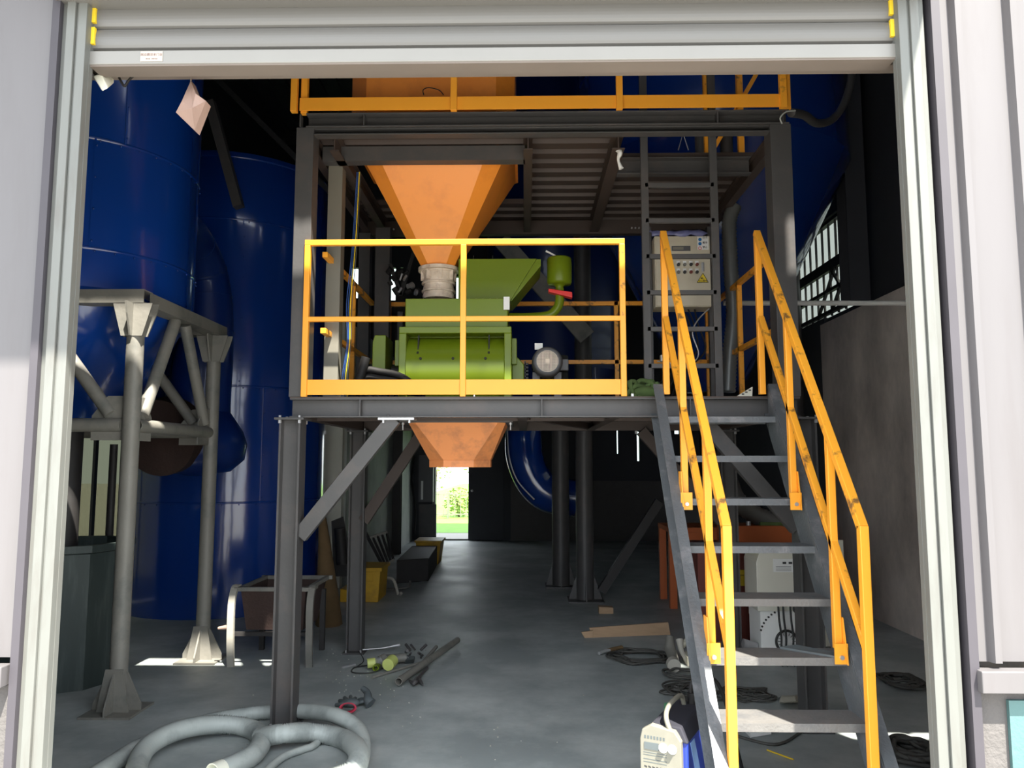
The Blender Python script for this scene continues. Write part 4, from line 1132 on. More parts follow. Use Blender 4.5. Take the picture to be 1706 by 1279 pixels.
cl_ = MB().tube(cr([P(1026, 250, 4.80), P(1033, 254, 4.78), P(1030, 266, 4.78), P(1035, 281, 4.78)]), 0.012, 8, rad=lambda t, i: 0.013 - 0.004 * cos(t * 9))
tag(cl_.build('white_rag', m_paper), 'thin white rag tied to the upper deck beam left of the ladder', 'rag')
tag(MB().tube([P(1130, 250, 5.3), P(1138, 222, 5.3), P(1147, 250, 5.3)], 0.004, 6).build('wire_loop', m_bolt), 'pale wire loop sticking up behind the ladder hole', 'wire')
tag(MB().tube(cr([P(1318, 188, 4.72), P(1340, 192, 4.9), P(1360, 205, 5.2), P(1385, 200, 5.4), P(1405, 175, 5.5), P(1418, 130, 5.6), P(1420, 60, 5.7)]), 0.028, 10).build('sagging_hose', m_steel), 'dark hose sagging from the upper deck corner up to the roof on the right', 'hose')
tag(MB().tube(cr([P(1303, 206, 4.62), P(1300, 196, 4.60), P(1310, 186, 4.6), P(1325, 184, 4.63)]), 0.005, 6).build('pale_wire', m_hose), 'short pale wire curling from the top right corner of the platform', 'wire')
# slanted pale beam and truss behind the machine
tag(MB().bar(P(835, 400, 8.8), P(978, 562, 8.8), 0.2, 0.06, up=(0, 1, 0)).build('slanted_beam', m_pipe), 'grey slanted steel beam behind the green machine', 'beam')
tag(MB().bar(P(1098, 835, 8.9), P(1002, 985, 8.9), 0.1, 0.08, up=(0, 1, 0)).build('slanted_strut', m_dark), 'dark slanted strut low behind the platform left of the stair', 'strut')

# ------------------------------------------------------------------ things on the floor
def gp(px, py, z=0.0): return G(px, py, z)
# large corrugated hose in loops
R = 0.045
def fl(pts, z=R): return [gp(x, y, z + dz) for x, y, dz in pts]
big = cr(fl([(70, 1345, 0), (170, 1283, 0), (240, 1240, 0), (330, 1206, 0), (420, 1188, 0), (500, 1184, 0.02), (560, 1192, 0.06), (596, 1215, 0.03), (604, 1250, 0), (590, 1290, 0), (540, 1330, 0), (430, 1345, 0)]), 8)
tag(ribbed(big, 0.040).build('suction_hose', m_hose), 'widest loop of dusty grey corrugated hose, running behind the front left leg', 'hose', 'corrugated suction hoses')
sm2 = cr(fl([(235, 1330, 0.0), (228, 1278, 0.0), (250, 1240, 0.03), (305, 1214, 0.05), (370, 1206, 0.03), (418, 1214, 0.0), (436, 1232, 0.0), (424, 1255, 0.0), (400, 1270, 0.0), (368, 1284, 0.0)]), 8)
h2 = thing('suction_hose', gp(300, 1240), 'dusty grey corrugated hose in a smaller loop with a sunlit-coloured open end facing the door', 'hose', 'corrugated suction hoses')
ribbed(sm2, 0.048).build('hose', m_hose, h2)
e = sm2[-1]; d = (sm2[-1] - sm2[-3]).normalized()
MB().pipe(e - d * 0.01, e + d * 0.05, 0.052, 0.005, 24).build('sunlit_tone_cuff', m_cream, h2)  # cream colour stands in for sun falling on the hose end
h3 = cr(fl([(432, 1228, 0.0), (470, 1222, 0.05), (520, 1220, 0.02), (570, 1230, 0.0), (596, 1250, 0.05), (590, 1280, 0.05), (540, 1300, 0), (450, 1300, 0), (380, 1330, 0)]), 8)
tag(ribbed(h3, 0.048).build('suction_hose', m_hose), 'dusty grey corrugated hose bending round at the right in front of the platform leg', 'hose', 'corrugated suction hoses')
tag(ribbed(cr(fl([(438, 1290, 0), (470, 1262, 0), (505, 1248, 0), (520, 1243, 0), (530, 1232, 0.0), (515, 1216, 0)], 0.02), 8), 0.018, 0.008).build('thin_hose', m_hose), 'thin grey corrugated hose curled inside the big hose coil', 'hose')
# tipping cart
ct = thing('tipping_trough_cart', (-2.0, 6.1, 0), 'rusty low trough cart with pale curved side legs left of the front platform leg', 'cart')
cx0, cx1, cyf = gp(388, 1108).x, gp(524, 1103).x, 6.05
ztop = 0.60
def cbar(xx, nm):
    pts = cr([(xx, cyf + 0.10, ztop - 0.01), (xx, cyf + 0.02, ztop - 0.02), (xx - 0.0, cyf - 0.03, ztop - 0.14), (xx, cyf - 0.03, 0.25), (xx, cyf - 0.02, 0.12), (xx, cyf + 0.0, 0.0)], 5)
    mb = MB()
    for a, b in zip(pts, pts[1:]):
        mb.bar(a, b + (b - a) * 0.05, 0.05, 0.03, up=(0, 1, 0))
    mb.build(nm, m_dust if xx < -2 else m_pipe, ct)
cbar(cx0, 'leg'); cbar(cx1, 'leg')
for xx in (cx0 + 0.05, cx1 - 0.05):
    MB().bar((xx, cyf + 0.55, 0.0), (xx, cyf + 0.55, 0.5), 0.04, 0.04).build('leg', m_dark, ct)
b = [(cx0 + 0.08, cyf + 0.08, 0.26), (cx1 - 0.08, cyf + 0.08, 0.26), (cx1 - 0.08, cyf + 0.5, 0.26), (cx0 + 0.08, cyf + 0.5, 0.26)]
t = [(cx0 + 0.05, cyf + 0.02, ztop - 0.03), (cx1 - 0.05, cyf + 0.02, ztop - 0.03), (cx1 - 0.05, cyf + 0.65, ztop - 0.03), (cx0 + 0.05, cyf + 0.65, ztop - 0.03)]
tm = MB()
n = 4
tm.add(b + t, [[3, 2, 1, 0]] + [[i, (i + 1) % 4, 4 + (i + 1) % 4, 4 + i] for i in range(4)])
tro = tm.build('trough', m_rust, ct)
so = tro.modifiers.new('thick', 'SOLIDIFY'); so.thickness = 0.008
rm = MB()
zz = ztop - 0.02
rm.bar((cx0, cyf + 0.02, zz), (cx1, cyf + 0.02, zz), 0.03, 0.03).bar((cx0, cyf + 0.65, zz), (cx1, cyf + 0.65, zz), 0.03, 0.03).bar((cx0 + .04, cyf, zz), (cx0 + .04, cyf + 0.66, zz), 0.03, 0.03).bar((cx1 - .04, cyf, zz), (cx1 - .04, cyf + 0.66, zz), 0.03, 0.03)
rm.build('rim', m_pipe, ct)
MB().bar((cx0, cyf + 0.03, 0.24), (cx1, cyf + 0.03, 0.24), 0.03, 0.03).build('cross_bar', m_dark, ct)
MB().cyl((cx0 - 0.10, cyf - 0.02, 0.29), (cx0 - 0.02, cyf - 0.02, 0.30), 0.012, 0.022, 10).build('axle_tip', m_timbertan, ct)
# broom leaning by the cart, dark machine behind
bt = thing('straw_broom', (-1.85, 7.35, 0), 'brown straw broom standing upside down behind the cart', 'broom')
MB().tube([gp(548, 1040, 0.0), P(545, 985, 7.3), P(540, 900, 7.4), P(536, 850, 7.4)], 0.1, 10, rad=lambda t, i: (0.13, 0.1, 0.055, 0.03)[i]).build('bristles', m_straw, bt)
tag(MB().hexa([P(556, 960, 8.6), P(592, 960, 8.6), P(592, 955, 8.9), P(556, 955, 8.9)], [P(552, 868, 8.6), P(572, 860, 8.6), P(572, 860, 8.9), P(552, 868, 8.9)]).cyl(P(566, 880, 8.55), P(570, 940, 8.55), 0.06).build('dark_pump', m_dark), 'dark old machine part standing between the broom and the yellow box', 'machine part')
# yellow boxes, dark crate, leaning rack
yb = thing('yellow_bin', gp(605, 1000), 'yellow plastic bin with a low front lip, nearer one behind the rear platform leg', 'bin', 'yellow bins by the left wall')
a = gp(566, 1003); b = gp(632, 1004)
zt = P(600, 947, a.y).z
xm = a.x + (b.x - a.x) * 0.28
yy = a.y
yb_ = MB().prism([(a.x, yy, 0), (b.x - 0.02, yy, 0), (b.x, yy, zt), (xm, yy, zt), (xm - 0.02, yy, 0.13), (a.x, yy, 0.15)], (0, 0.5, 0))
yb_.build('body', m_yelbin, yb, bev=0.01)
MB().box(xm - 0.02, b.x + 0.02, yy - 0.015, yy + 0.52, zt - 0.03, zt + 0.01).build('rim', m_yelbin, yb, bev=0.005)
MB().box(xm + 0.03, b.x - 0.08, yy - 0.006, yy, zt - 0.14, zt - 0.05).build('moulded_panel', m_yelbin, yb, bev=0.004)
MB().prism([(xm + 0.0, yy - 0.004, 0.02), (xm + 0.12, yy - 0.004, 0.02), (xm + 0.15, yy - 0.004, 0.12), (xm, yy - 0.004, 0.09)], (0, 0.003, 0)).build('dark_recess', m_black, yb)
yb2 = thing('yellow_bin', gp(712, 935), 'yellow plastic bin with an open flared rim, farther one near the back doorway', 'bin', 'yellow bins by the left wall')
a = gp(697, 940); b = gp(730, 940)
zt = P(712, 903, a.y).z
bb = [(a.x, a.y, 0), (b.x, a.y, 0), (b.x, a.y + 0.45, 0), (a.x, a.y + 0.45, 0)]
tt = [(a.x - 0.04, a.y - 0.04, zt), (b.x + 0.04, a.y - 0.04, zt), (b.x + 0.04, a.y + 0.5, zt), (a.x - 0.04, a.y + 0.5, zt)]
MB().hexa(bb, tt).build('body', m_yelbin, yb2)
MB().box(a.x - 0.06, b.x + 0.06, a.y - 0.06, a.y + 0.52, zt, zt + 0.03).build('rim', m_yelbin, yb2, bev=0.005)
c0 = gp(665, 972); c1 = gp(712, 950)
cr8 = MB()
x0 = gp(658, 975).x
q_ = [gp(660, 972), gp(714, 968), gp(728, 942), gp(686, 942)]
cr8.hexa(q_, [k + Vector((0, 0, 0.30)) for k in q_])
tag(cr8.build('dark_crate', m_dark, bev=0.01), 'long dark crate on the floor between the two yellow bins', 'crate')
rk = thing('leaning_rack', P(635, 945, 9.6), 'old metal slatted rack leaning over between the near bin and the dark crate', 'rack')
A0, A1, B0, B1 = P(612, 897, 9.6), P(645, 886, 9.7), P(637, 943, 9.5), P(656, 932, 9.6)
MB().bar(A0, A1, 0.03, 0.03).build('top_bar', m_pipe, rk)
MB().bar(B0, B1, 0.03, 0.03).build('bottom_bar', m_pipe, rk)
for k in range(5):
    t = k / 4
    MB().bar(A0.lerp(A1, t * 0.94 + 0.03), B0.lerp(B1, t * 0.94 + 0.03), 0.025, 0.02).build('slat', m_dark, rk)
MB().bar(P(606, 880, 9.6), P(637, 940, 9.55), 0.025, 0.025).build('side_bar', m_dark, rk)
f1 = P(640, 960, 9.5)
MB().tube(cr([P(640, 962, 9.4), P(655, 965, 9.35), P(662, 985, 9.3), P(664, 993, 9.3), (f1.x + 0.25, 9.25, 0.03)]), 0.018, 8).build('bent_leg', m_dust, rk)
MB().tube([B0, P(641, 962, 9.4)], 0.018, 8).build('bent_leg', m_dust, rk)
tag(MB().tube(cr([gp(645, 981, 0.03), gp(665, 980, 0.05), gp(682, 977, 0.05), gp(683, 968, 0.08)]), 0.013, 8).build('bent_rod', m_pipe), 'thin bent pale rod on the floor in front of the dark crate', 'rod')
# electrical boxes on the back wall left of the door
eb = thing('wall_switch_board', (-2.05, YB - 0.15, 1.0), 'dark switch board with a white label on the back wall left of the doorway', 'switch board')
p0, p1 = P(697, 836, YB - 0.2), P(722, 758, YB - 0.2)
MB().box(p0.x, p1.x, YB - 0.2, YB, p0.z, p1.z).build('case', m_motor, eb)
p0, p1 = P(701, 832, YB - 0.22), P(705, 801, YB - 0.22)
MB().box(p0.x, p1.x, YB - 0.21, YB - 0.2, p0.z, p1.z).build('label_strip', m_paper, eb)
MB().tube(cr([P(690, 760, YB - 0.3), P(686, 800, YB - 0.3), P(692, 850, YB - 0.3), P(690, 890, YB - 0.3)]), 0.02, 6).build('cable', m_black, eb)
MB().box(p0.x - 0.05, p0.x + 0.3, YB - 0.1, YB - 0.02, 0, p0.z - 0.1).build('lower_case', m_steel, eb)

# cordless tools and pipes in the middle left
pp = thing('steel_pipe', gp(715, 1105), 'long grey steel pipe lying on the floor with its open end towards the door', 'pipe')
MB().pipe(gp(664, 1135, 0.045), gp(762, 1066, 0.045), 0.026, 0.004, 20).build('tube', m_pipe, pp)
tag(MB().tube([gp(620, 1128, 0.012), gp(700, 1104, 0.014)], 0.011, 8).build('thin_rod', m_pipe), 'thin dull steel rod lying left of the long pipe', 'rod')
tag(MB().tube([gp(704, 1104, 0.02), gp(727, 1077, 0.06)], 0.014, 8).build('short_rod', m_pipe), 'short steel rod resting across behind the long pipe', 'rod')
hm = thing('claw_tool', gp(695, 1130), 'dark claw shaped tool lying right of the long pipe', 'tool')
MB().tube([gp(712, 1112, 0.02), gp(695, 1131, 0.02)], 0.012, 8).build('handle', m_steel, hm)
MB().tube(cr([gp(682, 1133, 0.012), gp(690, 1138, 0.03), gp(696, 1130, 0.03), gp(705, 1141, 0.012)]), 0.016, 8, rad=lambda t, i: 0.006 + 0.012 * sin(pi * t)).build('claw', m_steel, hm)
vp = thing('drain_pump', gp(640, 1100), 'pump fitting with lime green caps lying among wires by the rear leg', 'pump')
MB().cyl(gp(612, 1105, 0.05), gp(625, 1103, 0.055), 0.035, n=20).build('small_cap', m_pumpgreen, vp)
MB().cyl(gp(625, 1103, 0.055), gp(636, 1100, 0.055), 0.03, n=20).build('barrel', m_bolt, vp)
MB().cyl(gp(634, 1102, 0.05), gp(642, 1098, 0.06), 0.045, n=20).cyl(gp(642, 1098, 0.055), gp(676, 1095, 0.055), 0.034, n=20).build('body', m_pipe, vp)
c = gp(650, 1105, 0.055)
MB().cyl(c + Vector((0.01, 0.05, 0.01)), c + Vector((-0.01, -0.04, 0)), 0.045, n=24).build('large_cap', m_pumpgreen, vp)
c = gp(627, 1111, 0.03)
MB().pipe(c + Vector((0, 0.05, 0.0)), c + Vector((0, -0.03, 0)), 0.024, 0.007, 16).build('outlet', m_green, vp)
MB().tube(cr([gp(612, 1108, 0.01), gp(590, 1112, 0.01), gp(588, 1120, 0.01), gp(620, 1120, 0.01), gp(640, 1112, 0.015)]), 0.005, 6).tube(cr([gp(598, 1085, 0.05), gp(606, 1100, 0.02), gp(595, 1110, 0.01)]), 0.004, 6).build('wire', m_ink, vp)
tag(MB().tube([gp(570, 1112, 0.01), gp(592, 1107, 0.012)], 0.01, 8).build('drill_bit', m_bolt), 'pale drill bit lying left of the green capped pump', 'drill bit')
tag(MB().tube([gp(604, 1082, 0.03), gp(640, 1079, 0.04), gp(666, 1074, 0.05)], 0.009, 8, rad=lambda t, i: (0.006, 0.006, 0.014)[i]).build('long_spanner', m_bolt), 'thin shiny spanner lying behind the green capped pump', 'spanner')
random.seed(21)
for k in range(9):
    x, y = random.uniform(676, 708), random.uniform(1078, 1100)
    jn = MB().tube([gp(x, y, 0.015), gp(x + random.uniform(-8, 10), y - random.uniform(2, 10), 0.05)], random.uniform(0.006, 0.014), 8)
    tag(jn.build('hand_tool', m_steel), 'dark metal hand tool in the small heap between the pump and the long pipe', 'tool', 'dark hand tools in the heap')
tag(MB().hexa([gp(674, 1106, 0), gp(690, 1104, 0), gp(692, 1094, 0), gp(675, 1094, 0)], [gp(675, 1100, 0.05), gp(690, 1098, 0.05), gp(691, 1092, 0.05), gp(676, 1092, 0.05)]).build('blue_grey_box', m_glovegrey, bev=0.008), 'small blue grey block behind the long pipe', 'block')
# gloves
gl = thing('work_glove', gp(610, 1160), 'grey rubber work glove standing bent on its fingers on the floor', 'glove', 'work gloves')
palm = MB().tube(cr([gp(618, 1172, 0.03), gp(613, 1165, 0.05), gp(612, 1154, 0.07), gp(604, 1146, 0.09)], 5), 0.03, 12, rad=lambda t, i: 0.036 - 0.02 * t)
for k in range(4):
    palm.tube(cr([gp(615, 1168 - k, 0.04), gp(604, 1164 + k * 1.5, 0.035), gp(596 - k, 1167 + k * 1.6, 0.012)], 4), 0.011, 8)
palm.build('glove', m_glovegrey, gl)
g2 = thing('work_glove', gp(583, 1174), 'grey rubber work glove lying flat with a red cuff', 'glove', 'work gloves')
pm = MB().ball(gp(585, 1170, 0.03), 0.045, 14, 8, (1.3, 0.9, 0.55))
for k, (x, y) in enumerate(((560, 1174), (566, 1167), (574, 1162), (584, 1160), (592, 1163))):
    pm.tube(cr([gp(583, 1171, 0.03), gp((583 + x) / 2, (1170 + y) / 2, 0.035), gp(x, y, 0.014)], 4), 0.012, 8)
pm.build('glove', m_glovegrey, g2)
c = gp(580, 1178, 0.028)
MB().lathe((0, 0, 0), [(0.034, -0.04), (0.044, 0.02), (0.034, 0.02), (0.028, -0.04)], 20).build('x', m_redcuff).name = 'tmp'
tmp = bpy.data.objects['tmp']
tmp.name = 'cuff'; tmp.parent = g2
tmp.location = c - wloc(g2)
tmp.rotation_euler = (radians(78), 0, radians(10))
tmp.scale = (1.25, 0.75, 1)
# crumbs
random.seed(9)
cmb = MB()
for k in range(130):
    x, y = random.uniform(540, 720), random.uniform(1080, 1180)
    if random.random() < 0.3: x, y = random.uniform(400, 1000), random.uniform(1080, 1270)
    c = gp(x, y, 0.003)
    s = random.uniform(0.0015, 0.005)
    a = random.uniform(0, 3)
    cmb.hexa([c + Vector((s * cos(a + q * pi / 2), s * 0.7 * sin(a + q * pi / 2), -0.003)) for q in range(4)], [c + Vector((s * cos(a + q * pi / 2), s * 0.7 * sin(a + q * pi / 2), 0.002)) for q in range(4)])
co = cmb.build('debris_crumbs', m_dust)
tag(co, 'scattered pale crumbs and chips on the concrete floor', 'debris', kind='stuff')

# plank, cables and tools in the middle right
pk = thing('wooden_plank', gp(1050, 1058), 'short raw wooden plank lying on the dark floor left of the stair', 'plank')
a, b = gp(985, 1062), gp(1117, 1057)
d = (b - a).normalized(); n = Vector((-d.y, d.x, 0))
MB().hexa([a, b, b + n * 0.02, a + n * 0.02], [a + n * 0.05 + Vector((0, 0, 0.075)), b + n * 0.05 + Vector((0, 0, 0.10)), b + n * 0.07 + Vector((0, 0, 0.10)), a + n * 0.07 + Vector((0, 0, 0.075))]).build('board', m_wood, pk)
MB().hexa([a - d * 0.06, a + d * 0.02, a + n * 0.03 + d * 0.02, a - d * 0.06 + n * 0.03], [a - d * 0.09 + Vector((0, 0, 0.05)), a + d * 0.02 + Vector((0, 0, 0.06)), a + n * 0.03 + d * 0.02 + Vector((0, 0, 0.06)), a - d * 0.09 + n * 0.02 + Vector((0, 0, 0.05))]).build('splinter', m_wood, pk)
tag(MB().prism([gp(998, 1022), gp(1022, 1022), gp(1022, 1022) + Vector((0, 0, 0.06)), gp(998, 1022) + Vector((0, 0, 0.07))], (0, 0.1, 0)).build('brick_piece', m_wood), 'small brownish block on the dark floor at the foot of the round pillar', 'block')
random.seed(14)
def coil(name, cx, cy, rx, ry, n, r, label, mat=m_cable, jit=0.12, z=0.0, cat='cable'):
    pts = []
    c = gp(cx, cy)
    wx = (gp(cx + rx, cy).x - c.x); wy = abs(gp(cx, cy + ry).y - c.y)
    for k in range(n * 10):
        a = 2 * pi * k / 10
        f = 1 + random.uniform(-jit, jit) - 0.35 * (k / (n * 10))
        pts.append(c + Vector((wx * f * cos(a), wy * f * sin(a), z + r + random.uniform(0, 1) * r * 3 + r * 2 * (k / (n * 10)))))
    return tag(MB().tube(cr(pts, 4), r, 7).build(name, mat), label, cat)
coil('welding_cable', 1065, 1098, 52, 12, 5, 0.008, 'loosely coiled black welding cable in front of the plank', jit=0.15)
cl = thing('cable_clamp', gp(1015, 1088), 'brass and silver welding clamp at the left end of the coiled cable', 'clamp')
MB().tube([gp(998, 1088, 0.02), gp(1008, 1084, 0.025), gp(1016, 1083, 0.025)], 0.014, 8).build('jaw', m_bolt, cl)
MB().tube([gp(1014, 1083, 0.025), gp(1036, 1078, 0.025)], 0.017, 10).build('grip', m_straw, cl)
tag(MB().tube(cr([gp(1036, 1079, 0.02), gp(1060, 1081, 0.01), gp(1090, 1083, 0.01), gp(1110, 1092, 0.01)]), 0.008, 7).build('cable', m_cable), 'short black cable running right from the welding clamp', 'cable')
coil('cable_loop', 1140, 1128, 38, 9, 2, 0.009, 'loose loop of black cable beside the left stair stringer', jit=0.06)
coil('wire_heap', 1150, 1158, 38, 14, 9, 0.007, 'tangled heap of thin dark wire behind the blue welding machine', jit=0.5)
gr_ = thing('angle_grinder', gp(1120, 1100), 'dusty grey angle grinder standing at the end of the plank', 'grinder')
MB().tube([P(1116, 1060, 6.35), P(1116, 1080, 6.3), P(1122, 1098, 6.2), gp(1122, 1106, 0.05)], 0.04, 16, rad=lambda t, i: (0.028, 0.045, 0.04, 0.045)[i]).build('body', m_pipe, gr_)
c = gp(1122, 1106, 0.06)
MB().cyl(c + Vector((0, 0.03, 0)), c + Vector((0, -0.03, -0.005)), 0.05, n=24).build('round_cap', m_dust, gr_)
MB().tube(cr([P(1132, 1065, 6.3), P(1136, 1085, 6.25), P(1150, 1112, 6.15)]), 0.014, 8, rad=lambda t, i: 0.03 - 0.02 * t).build('guard', m_dust, gr_)
tag(MB().tube(cr([P(1134, 1078, 6.3), P(1146, 1066, 6.35), P(1162, 1053, 6.4)]), 0.03, 10, rad=lambda t, i: 0.022 + 0.010 * t).build('wrapped_rag', m_cloth), 'pale rag bundle tied with string beside the angle grinder', 'rag')
tag(MB().box(gp(1140, 1103).x, gp(1180, 1103).x, 6.12, 6.3, 0.0, 0.07).build('sunlit_tone_board', m_cloth, bev=0.003), 'board coloured pale for sunlight, lying on the floor behind the left stringer', 'board')  # sunlight on the board is put into its pale colour
# blue welding machine
wx0, wx1, wy0_, wy1_ = gp(1090, 1279).x, 0.0, 3.50, 3.92
wx0 = P(1092, 1240, 3.5).x; wx1 = P(1163, 1240, 3.5).x
wzt = P(1120, 1214, 3.5).z
wm = thing('welding_machine', ((wx0 + wx1) / 2, 3.7, 0), 'blue portable welding machine with a dusty front panel beside the foot of the stair', 'welding machine')
MB().hexa([(wx0 + 0.01, 3.53, 0.02), (wx1 + 0.02, 3.53, 0.02), (wx1 + 0.02, 3.95, 0.02), (wx0 + 0.01, 3.95, 0.02)], [(wx0 + 0.01, 3.53, wzt - 0.05), (wx1 + 0.02, 3.53, wzt - 0.05), (wx1 + 0.02, 3.95, wzt - 0.05), (wx0 + 0.01, 3.95, wzt - 0.05)]).build('body', m_weldblue, wm, bev=0.01)
MB().hexa([(wx0 + 0.01, 3.52, wzt - 0.06), (wx1 + 0.025, 3.52, wzt - 0.06), (wx1 + 0.025, 3.96, wzt - 0.06), (wx0 + 0.01, 3.96, wzt - 0.06)], [(wx0 + 0.04, 3.54, wzt), (wx1 - 0.01, 3.54, wzt), (wx1 - 0.01, 3.93, wzt), (wx0 + 0.04, 3.93, wzt)]).build('top_cover', m_navy, wm, bev=0.006)
yfp = 3.50
fc = MB().prism([(wx0, yfp, 0.03), (wx1, yfp, 0.03), (wx1, yfp, wzt - 0.05), (wx1 - 0.03, yfp, wzt - 0.01), (wx0 + 0.05, yfp, wzt + 0.005), (wx0 + 0.01, yfp, wzt - 0.02), (wx0, yfp, wzt - 0.06)], (0, 0.035, 0)).build('front_panel', m_weldface, wm, bev=0.004)
MB().box(wx0 + 0.02, wx0 + 0.085, yfp - 0.003, yfp + 0.001, wzt - 0.10, wzt - 0.07).build('display', m_glovegrey, fc)
for xk in (wx0 + 0.105, wx0 + 0.145):
    kn = MB().cyl((xk, yfp, wzt - 0.085), (xk, yfp - 0.018, wzt - 0.085), 0.016, 0.013, 20).cyl((xk, yfp + 0.001, wzt - 0.085), (xk, yfp - 0.003, wzt - 0.085), 0.021, n=20)
    kn.build('knob', m_bolt, fc)
ln = MB()
for z in (0.115, 0.125, 0.143, 0.155):
    ln.box(wx0 + 0.015, wx0 + 0.12, yfp - 0.001, yfp + 0.001, wzt - z, wzt - z + 0.0025)
for k in range(7):
    ln.box(wx0 + 0.02 + 0.014 * k, wx0 + 0.028 + 0.014 * k, yfp - 0.001, yfp + 0.001, wzt - 0.055, wzt - 0.042)
ln.build('panel_marking', m_glovegrey, fc)
vt = MB()
for r in range(6):
    for k in range(8):
        x = wx0 + 0.018 + 0.018 * k + (0.009 if r % 2 else 0)
        z = wzt - 0.175 - 0.014 * r
        vt.prism([(x, yfp - 0.001, z), (x + 0.012, yfp - 0.001, z - 0.004), (x + 0.013, yfp - 0.001, z + 0.002), (x + 0.001, yfp - 0.001, z + 0.006)], (0, 0.002, 0))
vt.build('vent_slots', m_ink, fc)
hx = (wx0 + wx1) / 2 + 0.01
MB().tube(cr([(hx + 0.04, 3.52, wzt - 0.04), (hx + 0.01, 3.53, wzt + 0.03), (hx, 3.60, wzt + 0.06), (hx, 3.72, wzt + 0.065), (hx, 3.83, wzt + 0.05), (hx, 3.87, wzt)], 6), 0.011, 10).build('handle', m_weldface, wm)
MB().prism([(wx1 + 0.021, 3.57, wzt - 0.07), (wx1 + 0.021, 3.64, wzt - 0.07), (wx1 + 0.021, 3.80, 0.05), (wx1 + 0.021, 3.72, 0.05)], (0.002, 0, 0)).build('side_stripe', m_weldlabel, wm)
MB().cyl((wx1 + 0.021, 3.72, 0.13), (wx1 + 0.024, 3.72, 0.13), 0.03, n=24).build('round_logo', m_paper, wm)
MB().tube(cr([(hx + 0.03, 3.9, wzt + 0.01), (hx + 0.03, 3.9, wzt + 0.09), (hx + 0.07, 3.95, wzt + 0.12), (hx + 0.14, 4.05, wzt + 0.04), (hx + 0.2, 4.2, 0.03)]), 0.009, 8).cyl((hx + 0.03, 3.9, wzt - 0.005), (hx + 0.03, 3.9, wzt + 0.05), 0.02, n=12).build('power_lead', m_black, wm)
wm.rotation_euler = (0, 0, radians(-26))
wm.location.x += 0.02
gt = MB()
random.seed(4)
base = [gp(1108 + k * 9, 1190 - (k % 2) * 2) for k in range(9)]
for k in range(8):
    a, b = base[k], base[k + 1]
    gt.hexa([a + Vector((0, -0.05, 0.002)), b + Vector((0, -0.05, 0.002)), b + Vector((0, 0.05, 0.002)), a + Vector((0, 0.05, 0.002))],
            [a + Vector((0, -0.03, 0.05 + 0.02 * (k % 2))), b + Vector((0, -0.03, 0.05 + 0.02 * ((k + 1) % 2))), b + Vector((0, 0.03, 0.06)), a + Vector((0, 0.03, 0.06))])
tag(gt.build('green_film_strip', m_greentape), 'crumpled green plastic film on the floor behind the welding machine', 'film')

# bench, cabinets behind the stair
bn = thing('orange_workbench', (2.3, 8.6, 0), 'dull orange steel workbench far behind the stair', 'workbench')
bz = 0.86
lx = gp(1122, 1013)
MB().bar((lx.x, lx.y, 0), (lx.x, lx.y, bz - 0.05), 0.075, 0.075).build('leg', m_obench, bn)
for x, y in ((3.2, lx.y), (lx.x, lx.y + 0.6), (3.2, lx.y + 0.6)):
    MB().bar((x, y, 0), (x, y, bz - 0.05), 0.075, 0.075).build('leg', m_obench, bn)
MB().box(lx.x - 0.04, 3.25, lx.y - 0.04, lx.y + 0.65, bz - 0.05, bz).build('bench_top', m_obench, bn)
MB().box(lx.x - 0.04, 3.25, lx.y - 0.05, lx.y - 0.042, bz - 0.16, bz - 0.05).build('apron', m_obench, bn)
vc2 = thing('bench_vice_wedge', P(1120, 860, 8.5), 'dark wedge shaped part with a pink tip on the left end of the workbench', 'vice')
MB().prism([P(1112, 868, 8.42), P(1130, 885, 8.42), P(1130, 868, 8.42)], (0, 0.15, 0)).build('body', m_rust, vc2)
MB().cyl(P(1119, 869, 8.45), P(1119, 858, 8.45), 0.02).build('tip', m_timbertan, vc2)
ob = thing('orange_press', (2.0, 7.1, 0), 'orange painted press body with a dark red front behind the stair', 'press')
p0, p1 = P(1213, 905, 7.05), P(1322, 876, 7.05)
MB().prism([(p0.x, 7.05, p0.z), (p1.x, 7.05, p0.z), (p1.x - 0.02, 7.05, p1.z - 0.03), (p1.x - 0.1, 7.05, p1.z), (p0.x, 7.05, p1.z)], (0, 0.4, 0)).build('beam', m_obench, ob, bev=0.006)
a, b = P(1168, 1075, 6.9), P(1250, 905, 6.9)
MB().box(a.x, b.x - 0.0, 6.95, 7.35, 0.0, p0.z).build('red_front', m_maroon, ob)
lg = MB().cyl(P(1247, 868, 7.1), P(1247, 878, 7.1), 0.022, n=12)
lg.build('lifting_eye', m_bolt, ob)
pg = MB()
c0, c1 = P(1231, 955, 6.93), P(1244, 953, 6.93)
pg.box(c0.x, c1.x + 0.02, 6.92, 6.95, c0.z - 0.01, c1.z + 0.02).box(c0.x + 0.01, c1.x, 6.91, 6.95, P(1235, 975, 6.93).z, c0.z - 0.015)
pg.build('yellow_switch', m_sticker, ob)
tp = MB().box(p1.x - 0.28, p1.x - 0.02, 7.1, 7.4, p1.z - 0.0, p1.z + 0.03)
tag(tp.build('green_cloth', m_greennet), 'strip of green cloth lying on the orange press behind the stair', 'cloth')
eb = thing('electric_cabinet', (2.05, 6.25, 0), 'light grey electric cabinet with a dial and black cables behind the stair treads', 'electric cabinet')
a, b = P(1262, 1000, 6.2), P(1345, 1000, 6.2)
ztop_ = P(1300, 919, 6.2).z
MB().prism([(a.x, 6.2, 0.40), (b.x, 6.2, 0.40), (b.x, 6.2, ztop_), (a.x + 0.03, 6.2, ztop_), (a.x, 6.2, ztop_ - 0.08)], (0, 0.35, 0)).build('upper_box', m_cabinet, eb, bev=0.005)
